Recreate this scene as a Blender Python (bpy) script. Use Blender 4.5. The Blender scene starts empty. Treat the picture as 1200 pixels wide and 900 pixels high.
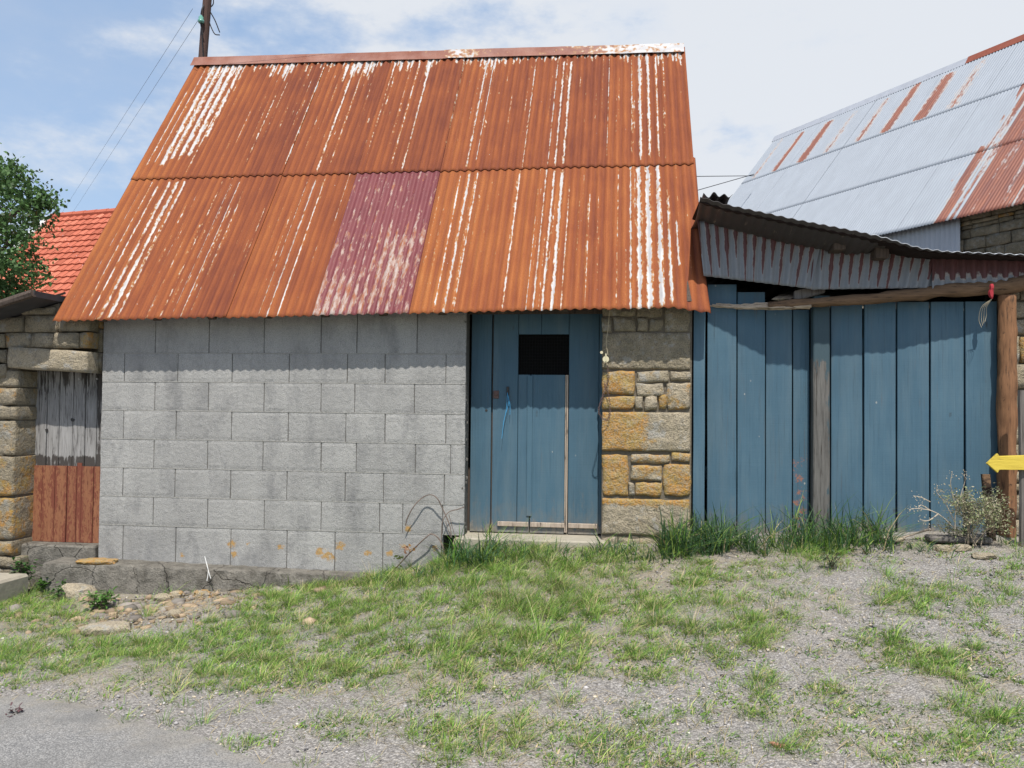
import bpy, math, random
import numpy as np
from mathutils import Vector, Matrix, noise
random.seed(7)
rng = np.random.default_rng(11)
scene = bpy.context.scene
COL = scene.collection

# ------------------------------------------------------------------ camera
FPX = 970.0
YAW, PIT, ROLL = math.radians(7), math.atan(25/970), 0.0105
Z0 = 6.8
CAM = np.array([Z0*math.sin(YAW), -Z0*math.cos(YAW), 1.6])
_f0 = np.array([-math.sin(YAW), math.cos(YAW), 0]); _r = np.array([math.cos(YAW), math.sin(YAW), 0])
_f = _f0*math.cos(PIT)+np.array([0, 0, 1])*math.sin(PIT); _u = np.cross(_r, _f)
RI = _r*math.cos(ROLL)+_u*math.sin(ROLL); UI = _u*math.cos(ROLL)-_r*math.sin(ROLL)
cam = bpy.data.cameras.new('camera'); camo = bpy.data.objects.new('camera', cam); COL.objects.link(camo)
cam.sensor_fit = 'HORIZONTAL'; cam.sensor_width = 36; cam.lens = FPX/1200*36
cam.clip_start = 0.05; cam.clip_end = 5000
M = Matrix.Identity(4)
for i in range(3):
    M[i][0] = RI[i]; M[i][1] = UI[i]; M[i][2] = -_f[i]; M[i][3] = CAM[i]
camo.matrix_world = M
scene.camera = camo

def ray(x, y): return _f+RI*(x-600)/FPX+UI*(450-y)/FPX
def at(x, y, plane=0.0):
    'point of the vertical plane y = plane that a sight line of the survey meets'
    d = ray(x, y); return CAM+d*((plane-CAM[1])/d[1])
def atd(x, y, depth):
    return CAM+ray(x, y)*depth
def proj(P):
    q = np.asarray(P, float)-CAM; dz = q@_f
    return 600+FPX*(q@RI)/dz, 450-FPX*(q@UI)/dz

# ------------------------------------------------------------------ mesh builder
class MB:
    def __init__(s): s.v = []; s.f = []; s.t = []; s.uv = None
    def add(s, verts, faces, tint=(0.5, 0, 0)):
        o = len(s.v); s.v += [tuple(map(float, p)) for p in verts]
        s.f += [tuple(i+o for i in f) for f in faces]
        if len(verts) and isinstance(tint[0], (tuple, list)): s.t += [tuple(t) for t in tint]
        else: s.t += [tuple(tint)]*len(verts)
    def build(s, name, mat, parent=None, smooth=False, loc=None):
        me = bpy.data.meshes.new(name); me.from_pydata(s.v, [], s.f)
        a = me.color_attributes.new('tint', 'FLOAT_COLOR', 'POINT')
        buf = np.ones((len(s.v), 4), np.float32)
        if s.t: buf[:, :3] = np.array(s.t, np.float32)
        a.data.foreach_set('color', buf.ravel())
        me.materials.append(mat)
        if smooth: me.polygons.foreach_set('use_smooth', [True]*len(me.polygons))
        o = bpy.data.objects.new(name, me); COL.objects.link(o)
        if parent is not None:
            o.parent = parent; o.matrix_parent_inverse = Matrix.Translation(-parent.location)
        me.update(); return o

def npmesh(name, V, F, T, mat, parent=None, smooth=False):
    'big mesh from arrays: V (n,3), F list of equal-size index arrays'
    me = bpy.data.meshes.new(name)
    me.vertices.add(len(V)); me.vertices.foreach_set('co', np.asarray(V, np.float32).ravel())
    loops = np.concatenate([f.ravel() for f in F]); tot = np.concatenate([np.full(len(f), f.shape[1]) for f in F])
    st = np.concatenate([[0], np.cumsum(tot)[:-1]])
    me.loops.add(len(loops)); me.loops.foreach_set('vertex_index', loops.astype(np.int32))
    me.polygons.add(len(tot)); me.polygons.foreach_set('loop_start', st.astype(np.int32))
    if smooth: me.polygons.foreach_set('use_smooth', np.ones(len(tot), bool))
    me.update(calc_edges=True); me.validate()
    a = me.color_attributes.new('tint', 'FLOAT_COLOR', 'POINT')
    buf = np.ones((len(V), 4), np.float32); buf[:, :3] = T
    a.data.foreach_set('color', buf.ravel())
    me.materials.append(mat)
    o = bpy.data.objects.new(name, me); COL.objects.link(o)
    if parent is not None:
        o.parent = parent; o.matrix_parent_inverse = Matrix.Translation(-parent.location)
    return o

def crisp(o, deg=38): o.data.set_sharp_from_angle(angle=math.radians(deg)); return o
def tag(o, label=None, cat=None, group=None, kind=None):
    if label: o['label'] = label
    if cat: o['category'] = cat
    if group: o['group'] = group
    if kind: o['kind'] = kind
    return o
def empty(name, loc, label, cat, group=None):
    o = bpy.data.objects.new(name, None); COL.objects.link(o); o.location = loc; o.empty_display_size = .2
    return tag(o, label, cat, group)

def nz(x, y, z=0.0, o=3): return noise.fractal((x, y, z), 1.0, 2.0, o)

def rbox(mb, x0, x1, y0, y1, z0, z1, b=.004, tint=(.5, 0, 0), fn=None):
    'chamfered box'
    b = min(b, (x1-x0)*.45, (y1-y0)*.45, (z1-z0)*.45)
    V = []; idx = {}
    X = (x0, x1); Y = (y0, y1); Z = (z0, z1)
    for i in (0, 1):
        for j in (0, 1):
            for k in (0, 1):
                p = (X[i], Y[j], Z[k]); s = (1-2*i, 1-2*j, 1-2*k)
                for a in range(3):
                    q = [p[c]+(b*s[c] if c != a else 0) for c in range(3)]
                    idx[(i, j, k, a)] = len(V); V.append(q)
    F = []
    for a in range(3):
        o = [c for c in range(3) if c != a]
        for e in (0, 1):
            loop = []
            for (m, n) in ((0, 0), (1, 0), (1, 1), (0, 1)):
                c = [0, 0, 0]; c[a] = e; c[o[0]] = m; c[o[1]] = n
                loop.append(idx[(c[0], c[1], c[2], a)])
            F.append(loop)
    for a in range(3):                                   # edges along axis a
        o = [c for c in range(3) if c != a]
        for m in (0, 1):
            for n in (0, 1):
                c0 = [0, 0, 0]; c1 = [0, 0, 0]; c1[a] = 1
                for c in (c0, c1): c[o[0]] = m; c[o[1]] = n
                F.append([idx[(*c0, o[0])], idx[(*c1, o[0])], idx[(*c1, o[1])], idx[(*c0, o[1])]])
    for i in (0, 1):
        for j in (0, 1):
            for k in (0, 1): F.append([idx[(i, j, k, a)] for a in range(3)])
    if fn: V = [fn(*p) for p in V]
    mb.add(V, F, tint)

def prism(mb, poly, y0, y1, b=.005, tint=(.5, 0, 0), nseg=1):
    'polygon in x,z extruded from front y0 to back y1 with a chamfered front edge'
    n = len(poly); cx = sum(p[0] for p in poly)/n; cz = sum(p[1] for p in poly)/n
    def ins(p):
        dx, dz = cx-p[0], cz-p[1]
        l = math.hypot(dx, dz) or 1
        return (p[0]+math.copysign(min(b, abs(dx)), dx), p[1]+math.copysign(min(b, abs(dz)), dz))
    V = [(ins(p)[0], y0, ins(p)[1]) for p in poly]+[(p[0], y0+b, p[1]) for p in poly]+[(p[0], y1, p[1]) for p in poly]
    F = [list(range(n)), list(range(3*n-1, 2*n-1, -1))]
    for i in range(n):
        j = (i+1) % n
        F += [[i, n+i, n+j, j], [n+i, 2*n+i, 2*n+j, n+j]]
    mb.add(V, F, tint)

def patch(mb, x0, x1, z0, z1, yf, yb, round_=.15, amp=.006, bulge=.01, seed=0, tint=(.5, 0, 0), step=.03, fr=9.0,
          lich=None, wob=0.006, skew=(0, 0)):
    'a stone or block: rounded heightfield face with returned sides going back to yb'
    nx = max(3, min(28, int((x1-x0)/step))); nz_ = max(3, min(20, int((z1-z0)/step)))
    cx, cz = (x0+x1)/2, (z0+z1)/2; a, c = (x1-x0)/2, (z1-z0)/2
    rim = min(a, c)*max(.03, round_)*.45
    def axis(n_, half): return [-1, -1, -1+rim/half]+[-1+2*i/n_ for i in range(1, n_)]+[1-rim/half, 1, 1]
    us = axis(nx, a); vs = axis(nz_, c)
    m = min(a, c); V = []; T = []
    e = 4
    for jj, v in enumerate(vs):
        for ii, u in enumerate(us):
            back = ii in (0, len(us)-1) or jj in (0, len(vs)-1)
            k = round_
            uu = u*math.sqrt(max(0, 1-k*v*v*.5*(m/a if a else 1)**.5)); vv = v*math.sqrt(max(0, 1-k*u*u*.5))
            x = cx+a*uu; z = cz+c*vv
            x += wob*nz(x*7+seed, z*7, seed*1.7); z += wob*nz(x*7-seed, z*7+9, seed*1.3)
            z += skew[0]*u*abs(v); x += skew[1]*v*abs(u)
            du = (1-abs(u))*a; dv = (1-abs(v))*c; d = min(du, dv)
            edge = min(1, d/(m*max(.05, round_)*1.2)); prof = math.sqrt(max(0, 1-(1-edge)**2))
            y = yf+(1-prof)*min(bulge*1.0+.006, (yb-yf)*.8)-bulge*.3*(1-max(u*u, v*v))+amp*nz(x*fr+seed*3.1, z*fr, seed)
            if back: y = yb
            V.append((x, y, z))
            if lich: T.append((tint[0], lich(x, z), tint[2]))
    n = len(us); F = []
    for j in range(len(vs)-1):
        for i in range(n-1):
            F.append((j*n+i, j*n+i+1, (j+1)*n+i+1, (j+1)*n+i))
    mb.add(V, F, T if lich else tint)

def tube(mb, pts, r, n=6, tint=(.5, 0, 0), rough=0.0, caps=True, seed=0):
    'tube through points; r number or list'
    pts = [np.array(p, float) for p in pts]; m = len(pts)
    rs = r if isinstance(r, (list, tuple)) else [r]*m
    V = []; F = []; prev = None
    for i, p in enumerate(pts):
        t = pts[min(i+1, m-1)]-pts[max(i-1, 0)]; t /= (np.linalg.norm(t) or 1)
        if prev is None:
            ref = np.array([0, 0, 1.]) if abs(t[2]) < .9 else np.array([1., 0, 0]); a = np.cross(t, ref)
        else: a = prev-t*(prev@t)
        a /= np.linalg.norm(a); b = np.cross(t, a); prev = a
        for k in range(n):
            an = 2*math.pi*k/n; d = a*math.cos(an)+b*math.sin(an)
            rr = rs[i]*(1+(rough*nz(*(p*6+d*.8+seed)) if rough else 0))
            V.append(p+d*rr)
    for i in range(m-1):
        for k in range(n):
            F.append((i*n+k, i*n+(k+1) % n, (i+1)*n+(k+1) % n, (i+1)*n+k))
    if caps: F += [tuple(range(n-1, -1, -1)), tuple(range((m-1)*n, m*n))]
    mb.add(V, F, tint)

def spline(pts, n=8):
    'Catmull-Rom through points'
    P = [np.array(p, float) for p in pts]; P = [2*P[0]-P[1]]+P+[2*P[-1]-P[-2]]; out = []
    for i in range(1, len(P)-2):
        for k in range(n):
            t = k/n
            out.append(.5*((2*P[i])+(P[i+1]-P[i-1])*t+(2*P[i-1]-5*P[i]+4*P[i+1]-P[i+2])*t*t+(3*P[i]-P[i-1]-3*P[i+1]+P[i+2])*t**3))
    out.append(P[-2]); return out

def rock(mb, c, r, seed, tint=(.5, 0, 0), sq=(1, 1, 1), n=3, rot=0):
    'angular lump from a displaced icosphere'
    V, F = ico(n)
    out = []
    cr, sr = math.cos(rot), math.sin(rot)
    for p in V:
        k = 1+.35*nz(p[0]*1.3+seed*5.1, p[1]*1.3, p[2]*1.3+seed, 2)+.12*nz(p[0]*4, p[1]*4+seed, p[2]*4, 2)
        q = np.array(p)*k
        q = np.sign(q)*np.abs(q)**.8
        q = q*r*np.array(sq); out.append((c[0]+q[0]*cr-q[1]*sr, c[1]+q[0]*sr+q[1]*cr, c[2]+q[2]))
    mb.add(out, F, tint)
_ico = {}
def ico(n):
    if n not in _ico:
        import bmesh
        bm = bmesh.new(); bmesh.ops.create_icosphere(bm, subdivisions=n, radius=1)
        bm.verts.ensure_lookup_table()
        _ico[n] = ([tuple(v.co) for v in bm.verts], [tuple(v.index for v in f.verts) for f in bm.faces]); bm.free()
    return _ico[n]

# ------------------------------------------------------------------ materials
class N:
    def __init__(s, name):
        s.m = bpy.data.materials.new(name); s.m.use_nodes = True; s.t = s.m.node_tree
        s.t.nodes.clear(); s.tc = None
    def n(s, typ, **kw):
        x = s.t.nodes.new(typ)
        for k, v in kw.items(): setattr(x, k, v)
        return x
    def put(s, sock, v):
        if hasattr(v, 'is_output') or isinstance(v, bpy.types.NodeSocket): s.t.links.new(v, sock)
        elif isinstance(v, (tuple, list)): sock.default_value = (*v, 1) if len(v) == 3 and len(sock.default_value) == 4 else v
        elif sock.type == 'RGBA': sock.default_value = (v, v, v, 1)
        else: sock.default_value = v
    def obj(s):
        if not s.tc: s.tc = s.n('ShaderNodeTexCoord')
        return s.tc.outputs['Object']
    def map(s, sc=(1, 1, 1), vec=None, loc=(0, 0, 0), rot=(0, 0, 0)):
        m = s.n('ShaderNodeMapping'); s.put(m.inputs['Vector'], vec or s.obj())
        m.inputs['Scale'].default_value = sc; m.inputs['Location'].default_value = loc; m.inputs['Rotation'].default_value = rot
        return m.outputs[0]
    def noise(s, scale, detail=4, vec=None, rough=.55, dist=0, col=False):
        x = s.n('ShaderNodeTexNoise'); s.put(x.inputs['Vector'], vec or s.obj())
        x.inputs['Scale'].default_value = scale; x.inputs['Detail'].default_value = detail
        x.inputs['Roughness'].default_value = rough; x.inputs['Distortion'].default_value = dist
        return x.outputs['Color' if col else 'Fac']
    def vor(s, scale, vec=None, feature='F1', out='Distance', rnd=1):
        x = s.n('ShaderNodeTexVoronoi', feature=feature); s.put(x.inputs['Vector'], vec or s.obj())
        x.inputs['Scale'].default_value = scale; x.inputs['Randomness'].default_value = rnd
        return x.outputs[out]
    def ramp(s, fac, stops, interp='LINEAR'):
        x = s.n('ShaderNodeValToRGB'); s.put(x.inputs[0], fac); cr = x.color_ramp; cr.interpolation = interp
        while len(cr.elements) > 1: cr.elements.remove(cr.elements[-1])
        for i, (p, c) in enumerate(stops):
            e = cr.elements[0] if i == 0 else cr.elements.new(p)
            e.position = p
            if not isinstance(c, (tuple, list)): c = (c, c, c)
            e.color = (*c, 1)
        return x.outputs[0]
    def mix(s, fac, a, b, mode='MIX'):
        x = s.n('ShaderNodeMix', data_type='RGBA', blend_type=mode)
        s.put(x.inputs[0], fac); s.put(x.inputs[6], a); s.put(x.inputs[7], b); return x.outputs[2]
    def math(s, op, a, b=0.0, c=None, clamp=False):
        x = s.n('ShaderNodeMath', operation=op, use_clamp=clamp); s.put(x.inputs[0], a); s.put(x.inputs[1], b)
        if c is not None: s.put(x.inputs[2], c)
        return x.outputs[0]
    def lin(s, v, a, b, c=0, d=1):
        x = s.n('ShaderNodeMapRange'); s.put(x.inputs[0], v)
        for i, q in zip((1, 2, 3, 4), (a, b, c, d)): x.inputs[i].default_value = q
        return x.outputs[0]
    def tint(s):
        a = s.n('ShaderNodeAttribute', attribute_name='tint'); sp = s.n('ShaderNodeSeparateColor')
        s.t.links.new(a.outputs['Color'], sp.inputs[0]); s.tcol = a.outputs['Color']; return sp.outputs
    def bump(s, h, strength=.5, dist=.01, nrm=None):
        b = s.n('ShaderNodeBump'); s.put(b.inputs['Height'], h); b.inputs['Strength'].default_value = strength
        b.inputs['Distance'].default_value = dist
        if nrm: s.put(b.inputs['Normal'], nrm)
        return b.outputs[0]
    def sep(s, vec):
        x = s.n('ShaderNodeSeparateXYZ'); s.put(x.inputs[0], vec); return x.outputs
    def out(s, col, rough=.85, nrm=None, metal=0.0, spec=.3, sub=None, trans=None):
        p = s.n('ShaderNodeBsdfPrincipled'); o = s.n('ShaderNodeOutputMaterial')
        s.put(p.inputs['Base Color'], col); s.put(p.inputs['Roughness'], rough); s.put(p.inputs['Metallic'], metal)
        p.inputs['Specular IOR Level'].default_value = spec
        if nrm: s.put(p.inputs['Normal'], nrm)
        sh = p.outputs[0]
        if trans:
            tr = s.n('ShaderNodeBsdfTranslucent'); s.put(tr.inputs[0], col)
            mx = s.n('ShaderNodeMixShader'); mx.inputs[0].default_value = trans
            s.t.links.new(sh, mx.inputs[1]); s.t.links.new(tr.outputs[0], mx.inputs[2]); sh = mx.outputs[0]
        s.t.links.new(sh, o.inputs[0]); return s.m

def m_block():
    n = N('concrete_block'); t = n.tint()
    big = n.noise(1.6, 4); strk = n.noise(6, 4, n.map((1, 1, .12))); fine = n.noise(105, 2, n.map((1, 1, 1.7))); med = n.noise(28, 3)
    v = n.math('ADD', n.math('MULTIPLY', t[0], .13), n.math('ADD', n.math('MULTIPLY', big, .38), n.math('MULTIPLY', strk, .36)))
    col = n.ramp(v, [(.18, (.215, .21, .202)), (.42, (.32, .315, .302)), (.68, (.42, .412, .392))])
    col = n.mix(n.ramp(med, [(.52, 0), (.72, .35)]), col, (.23, .235, .235))
    col = n.mix(n.ramp(fine, [(.3, .55), (.5, 0)]), col, (.14, .137, .13))
    col = n.mix(n.ramp(fine, [(.58, 0), (.75, .5)]), col, (.5, .49, .46))
    stain = n.ramp(n.noise(4.2, 7, n.map((1, 1, .5)), .72), [(.50, 0), (.70, .75)])
    col = n.mix(stain, col, (.165, .165, .165))
    por = n.ramp(n.vor(75), [(.10, .75), (.22, 0)]); col = n.mix(n.math('MULTIPLY', por, n.ramp(n.noise(9, 3), [(.42, 0), (.6, 1)])), col, (.11, .108, .10))
    lm = n.math('ADD', t[1], n.math('MULTIPLY', n.math('SUBTRACT', n.noise(30, 6, rough=.75), .5), 2.0))
    col = n.mix(n.ramp(lm, [(.40, 0), (.68, .8)]), col, n.ramp(n.noise(60, 2), [(.3, (.38, .26, .08)), (.7, (.42, .20, .03))]))
    h = n.math('ADD', n.math('MULTIPLY', fine, .6), n.math('MULTIPLY', med, .9))
    return n.out(col, .95, n.bump(h, 1.0, .008), spec=.15)

def m_mortar(c=(.2, .195, .18)):
    n = N('mortar'); f = n.noise(60, 4)
    col = n.mix(f, tuple(x*.55 for x in c), tuple(x*1.35 for x in c))
    return n.out(col, .97, n.bump(n.noise(45, 4), .8, .01), spec=.1)

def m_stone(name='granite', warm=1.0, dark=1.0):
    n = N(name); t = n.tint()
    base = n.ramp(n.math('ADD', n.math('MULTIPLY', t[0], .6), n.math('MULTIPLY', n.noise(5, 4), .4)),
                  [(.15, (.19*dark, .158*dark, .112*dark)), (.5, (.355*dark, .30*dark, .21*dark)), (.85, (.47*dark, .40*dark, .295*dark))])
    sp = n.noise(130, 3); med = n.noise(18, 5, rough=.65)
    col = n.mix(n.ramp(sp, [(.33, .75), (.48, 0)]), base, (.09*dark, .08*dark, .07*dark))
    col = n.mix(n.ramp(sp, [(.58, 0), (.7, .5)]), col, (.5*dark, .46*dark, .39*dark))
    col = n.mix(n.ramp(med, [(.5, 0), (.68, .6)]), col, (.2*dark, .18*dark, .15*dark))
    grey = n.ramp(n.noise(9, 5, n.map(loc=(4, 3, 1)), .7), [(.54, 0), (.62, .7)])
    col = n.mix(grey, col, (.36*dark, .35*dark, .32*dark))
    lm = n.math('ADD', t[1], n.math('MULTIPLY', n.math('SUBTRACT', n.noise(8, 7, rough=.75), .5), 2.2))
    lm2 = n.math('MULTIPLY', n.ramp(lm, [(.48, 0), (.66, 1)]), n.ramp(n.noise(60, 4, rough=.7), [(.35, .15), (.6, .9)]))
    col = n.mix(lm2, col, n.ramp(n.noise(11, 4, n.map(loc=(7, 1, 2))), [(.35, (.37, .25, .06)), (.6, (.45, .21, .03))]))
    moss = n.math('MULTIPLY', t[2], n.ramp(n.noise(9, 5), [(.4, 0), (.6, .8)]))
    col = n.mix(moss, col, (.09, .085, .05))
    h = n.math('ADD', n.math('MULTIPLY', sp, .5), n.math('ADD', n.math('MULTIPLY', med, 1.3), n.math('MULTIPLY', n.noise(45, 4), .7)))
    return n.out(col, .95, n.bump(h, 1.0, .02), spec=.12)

def m_rust(name, maroon=False, pale=0.0):
    'corrugated sheet: tint = (zinc left, sheet shade, crest height); uv = metres across and down'
    n = N(name); t = n.tint(); uv = n.n('ShaderNodeUVMap').outputs[0]
    st = n.noise(1, 5, n.map((26, 1.3, 1), uv), .6); st2 = n.noise(1, 4, n.map((70, 5, 1), uv)); bl = n.noise(2.2, 4, uv); fn = n.noise(90, 3, uv)
    edge = n.math('ADD', n.math('MULTIPLY', n.noise(1, 5, n.map((55, 22, 1), uv), .5), .5), n.math('MULTIPLY', n.noise(1, 3, n.map((34, 6, 1), uv)), .5))
    if maroon:
        v = n.math('ADD', n.math('MULTIPLY', bl, .6), n.math('MULTIPLY', st, .4))
        col = n.ramp(v, [(.3, (.125, .03, .035)), (.55, (.17, .046, .050)), (.75, (.20, .065, .06))])
        fl = n.math('ADD', n.math('MULTIPLY', n.noise(1, 5, n.map((30, 5, 1), uv), .75), 1.0), n.math('MULTIPLY', t[0], .8))
        col = n.mix(n.ramp(fl, [(.60, 0), (.66, .8)]), col, n.ramp(n.noise(1, 3, n.map((40, 9, 1), uv)), [(.35, (.30, .10, .03)), (.47, (.30, .16, .11)), (.6, (.42, .33, .28))]))
        ch = n.math('ADD', n.math('MULTIPLY', n.noise(1, 5, n.map((75, 20, 1), uv), .75), .8), n.math('MULTIPLY', t[0], .6))
        col = n.mix(n.ramp(ch, [(.61, 0), (.69, .8)]), col, (.38, .33, .30))
        return n.out(col, .6, n.bump(fn, .3, .003), spec=.3)
    v = n.math('ADD', n.math('MULTIPLY', st, .34), n.math('ADD', n.math('MULTIPLY', bl, .24), n.math('ADD', n.math('MULTIPLY', t[1], .32), n.math('MULTIPLY', st2, .16))))
    col = n.ramp(v, [(.28, (.085, .026, .018)), (.42, (.165, .045, .021)), (.54, (.255, .074, .025)), (.66, (.33, .110, .032)), (.78, (.38, .155, .048))])
    col = n.mix(n.ramp(fn, [(.35, .3), (.55, 0)]), col, (.11, .035, .02))
    z = n.math('ADD', t[0], n.math('MULTIPLY', n.math('SUBTRACT', edge, .5), 1.25))
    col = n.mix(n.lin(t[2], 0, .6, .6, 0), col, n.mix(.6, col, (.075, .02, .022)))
    if pale: col = n.mix(pale, col, n.ramp(n.noise(1, 5, n.map((6, 2.5, 1), uv), .7), [(.35, (.22, .10, .075)), (.65, (.37, .235, .20))]))
    cream = n.ramp(z, [(.40, 0), (.47, .65)])
    col = n.mix(cream, col, (.42, .26, .12))
    zm = n.ramp(z, [(.47, 0), (.56, 1)])
    zc = n.ramp(n.noise(1, 4, n.map((30, 5, 1), uv)), [(.3, (.35, .345, .35)), (.6, (.50, .49, .485))])
    col = n.mix(zm, col, zc)
    dots = n.ramp(n.vor(14, n.map((1, .8, 1), uv)), [(.03, .85), (.055, 0)])
    col = n.mix(n.math('MULTIPLY', dots, n.ramp(n.noise(3, 2, uv), [(.55, 0), (.62, 1)])), col, (.6, .56, .5))
    return n.out(col, n.mix(zm, .85, .5), n.bump(n.math('ADD', fn, n.math('MULTIPLY', z, .5)), .35, .003), spec=.25)

def m_galv(name, drips=False, base=(.52, .56, .6), spec=.5):
    n = N(name); t = n.tint(); uv = n.n('ShaderNodeUVMap').outputs[0]
    bl = n.noise(1, 4, n.map((3, 1.2, 1), uv)); st = n.noise(1, 4, n.map((40, 3, 1), uv))
    col = n.mix(n.math('MULTIPLY', n.math('ADD', bl, st), .5), tuple(c*.72 for c in base), tuple(c*1.2 for c in base))
    edge = n.noise(1, 5, n.map((22, 6, 1), uv), .7)
    z = n.math('ADD', t[0], n.math('MULTIPLY', n.math('SUBTRACT', edge, .5), .8))
    rc = n.mix(n.ramp(n.noise(1, 6, n.map((9, .8, 1), uv), .7), [(.35, 0), (.65, 1)]), (.055, .015, .016) if drips else (.135, .034, .024), (.10, .028, .028) if drips else (.25, .078, .038))
    m = n.ramp(z, [(.44, 0), (.56, .92)])
    cr = n.ramp(z, [(.34, 0), (.42, .4)])
    col = n.mix(cr, col, (.45, .36, .28))
    col = n.mix(m, col, rc)
    return n.out(col, .55, n.bump(st, .15, .002), spec=spec)

def m_paint(name='blue_paint', c=(.055, .113, .158)):
    n = N(name); t = n.tint(); 
    g = n.noise(1, 5, n.map((85, 20, 2.2)), .6); bl = n.noise(2.5, 4); cross = n.noise(1, 3, n.map((3, 3, 110)))
    v = n.math('ADD', n.math('MULTIPLY', t[0], .35), n.math('ADD', n.math('MULTIPLY', bl, .35), n.math('MULTIPLY', g, .3)))
    col = n.ramp(v, [(.25, tuple(x*.72 for x in c)), (.5, c), (.75, (c[0]*1.5, c[1]*1.36, c[2]*1.27))])
    col = n.mix(n.ramp(g, [(.30, .6), (.40, 0)]), col, tuple(x*.5 for x in c))
    # worn paint showing wood: strongest where tint.g marks it
    w = n.math('ADD', n.math('MULTIPLY', t[1], .62), n.math('MULTIPLY', n.noise(1, 6, n.map((30, 12, 7)), .72), .55))
    col = n.mix(n.ramp(w, [(.50, 0), (.60, .85)]), col, n.ramp(n.noise(40, 3), [(.35, (.13, .10, .085)), (.65, (.32, .27, .21))]))
    sc = n.math('MULTIPLY', n.ramp(n.vor(7, n.map((1, 1, .7))), [(.035, .8), (.055, 0)]), n.ramp(n.noise(2.0, 2), [(.52, 0), (.6, 1)]))
    col = n.mix(sc, col, (.33, .33, .31))
    kn = n.math('MULTIPLY', n.ramp(n.vor(3.3, n.map((1.6, 1, .55))), [(.03, .8), (.075, 0)]), n.ramp(n.noise(30, 3), [(.4, 0), (.6, 1)])); col = n.mix(kn, col, (.035, .04, .042))
    zz = n.sep(n.obj())[2]; mud = n.math('ADD', n.lin(zz, .45, 1.15, .85, 0), n.math('MULTIPLY', n.math('SUBTRACT', n.noise(1, 6, n.map((20, 20, 6)), .7), .5), 1.3)); col = n.mix(n.ramp(mud, [(.42, 0), (.8, .55)]), col, (.15, .14, .115))
    fade = n.noise(1, 5, n.map((9, 9, 1.1)), .6); col = n.mix(n.ramp(fade, [(.44, 0), (.7, .38)]), col, (.115, .165, .19))
    rs = n.noise(1, 4, n.map((45, 45, 1.6)), .6); col = n.mix(n.math('MULTIPLY', n.ramp(rs, [(.62, 0), (.72, .5)]), n.ramp(n.noise(2, 2), [(.45, 0), (.6, 1)])), col, (.10, .07, .05))
    orange = n.math('ADD', n.math('MULTIPLY', t[2], .8), n.math('MULTIPLY', n.noise(18, 5, rough=.7), .55))
    col = n.mix(n.ramp(orange, [(.62, 0), (.72, .9)]), col, (.42, .13, .035))
    return n.out(col, .62, n.bump(n.math('ADD', g, n.math('MULTIPLY', cross, .5)), .35, .004), spec=.3)

def m_wood(name, a, b, dark=(.04, .032, .025), grain=(60, 60, 2.0), spec=.15, worn=None, wsc=(25, 25, 5), wamp=1.6):
    n = N(name); t = n.tint(); g = n.noise(1, 6, n.map(grain), .65); bl = n.noise(3, 4)
    v = n.math('ADD', n.math('MULTIPLY', g, .6), n.math('ADD', n.math('MULTIPLY', bl, .25), n.math('MULTIPLY', t[0], .2)))
    col = n.ramp(v, [(.3, a), (.65, b)])
    col = n.mix(n.ramp(g, [(.32, .85), (.43, 0)]), col, dark)
    if worn:
        w = n.math('ADD', t[1], n.math('MULTIPLY', n.math('SUBTRACT', n.noise(1, 6, n.map(wsc), .7), .5), wamp))
        col = n.mix(n.ramp(w, [(.45, 0), (.55, 1)]), col, worn)
    return n.out(col, .85, n.bump(g, .7, .006), spec=spec)

def m_plain(name, c, rough=.8, var=.3, scale=12, spec=.2, bump=.3, metal=0.0):
    n = N(name); f = n.noise(scale, 5)
    col = n.mix(f, tuple(x*(1-var) for x in c), tuple(min(1, x*(1+var)) for x in c))
    return n.out(col, rough, n.bump(f, bump, .006), spec=spec, metal=metal)

def m_ground():
    n = N('gravel_ground'); t = n.tint()
    cell = n.vor(95, out='Color'); cd = n.vor(95); f = n.noise(300, 2); b = n.noise(1.3, 5); md = n.noise(14, 5, rough=.7)
    grey = n.ramp(n.sep(cell)[0], [(0, (.20, .188, .176)), (.5, (.305, .288, .27)), (1, (.45, .425, .39))])
    grey = n.mix(n.ramp(cd, [(.35, 0), (.8, .55)]), grey, (.12, .11, .10))
    soil = n.mix(md, (.20, .17, .13), (.42, .37, .28))
    m = n.math('ADD', n.math('MULTIPLY', b, .55), n.math('ADD', n.math('MULTIPLY', md, .45), n.math('MULTIPLY', t[1], .6)))
    col = n.mix(n.ramp(m, [(.56, 0), (.8, .75)]), grey, soil)
    col = n.mix(n.ramp(f, [(.3, .35), (.5, 0)]), col, (.09, .085, .08))
    h = n.math('ADD', n.math('MULTIPLY', cd, -1.0), n.math('MULTIPLY', md, 1.2))
    return n.out(col, .95, n.bump(h, .8, .012), spec=.15)

def m_asphalt():
    n = N('asphalt'); cell = n.vor(150, out='Color'); cd = n.vor(150); b = n.noise(1.1, 5); 
    col = n.ramp(n.sep(cell)[0], [(0, (.16, .16, .157)), (.55, (.235, .232, .226)), (1, (.36, .35, .335))])
    col = n.mix(n.ramp(b, [(.4, 0), (.65, .5)]), col, (.30, .29, .268))
    t = n.tint(); sand = n.math('ADD', t[1], n.math('MULTIPLY', n.math('SUBTRACT', n.noise(5, 6, rough=.7), .5), 1.6))
    col = n.mix(n.ramp(sand, [(.3, 0), (.8, .8)]), col, n.mix(n.noise(60, 3), (.22, .20, .17), (.42, .39, .34)))
    col = n.mix(n.ramp(n.noise(2.2, 6, rough=.65), [(.52, 0), (.66, .4)]), col, (.13, .13, .128))
    col = n.mix(n.ramp(cd, [(.4, 0), (.8, .5)]), col, (.075, .075, .073))
    return n.out(col, .9, n.bump(n.math('MULTIPLY', cd, -1), .6, .006), spec=.2)

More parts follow.
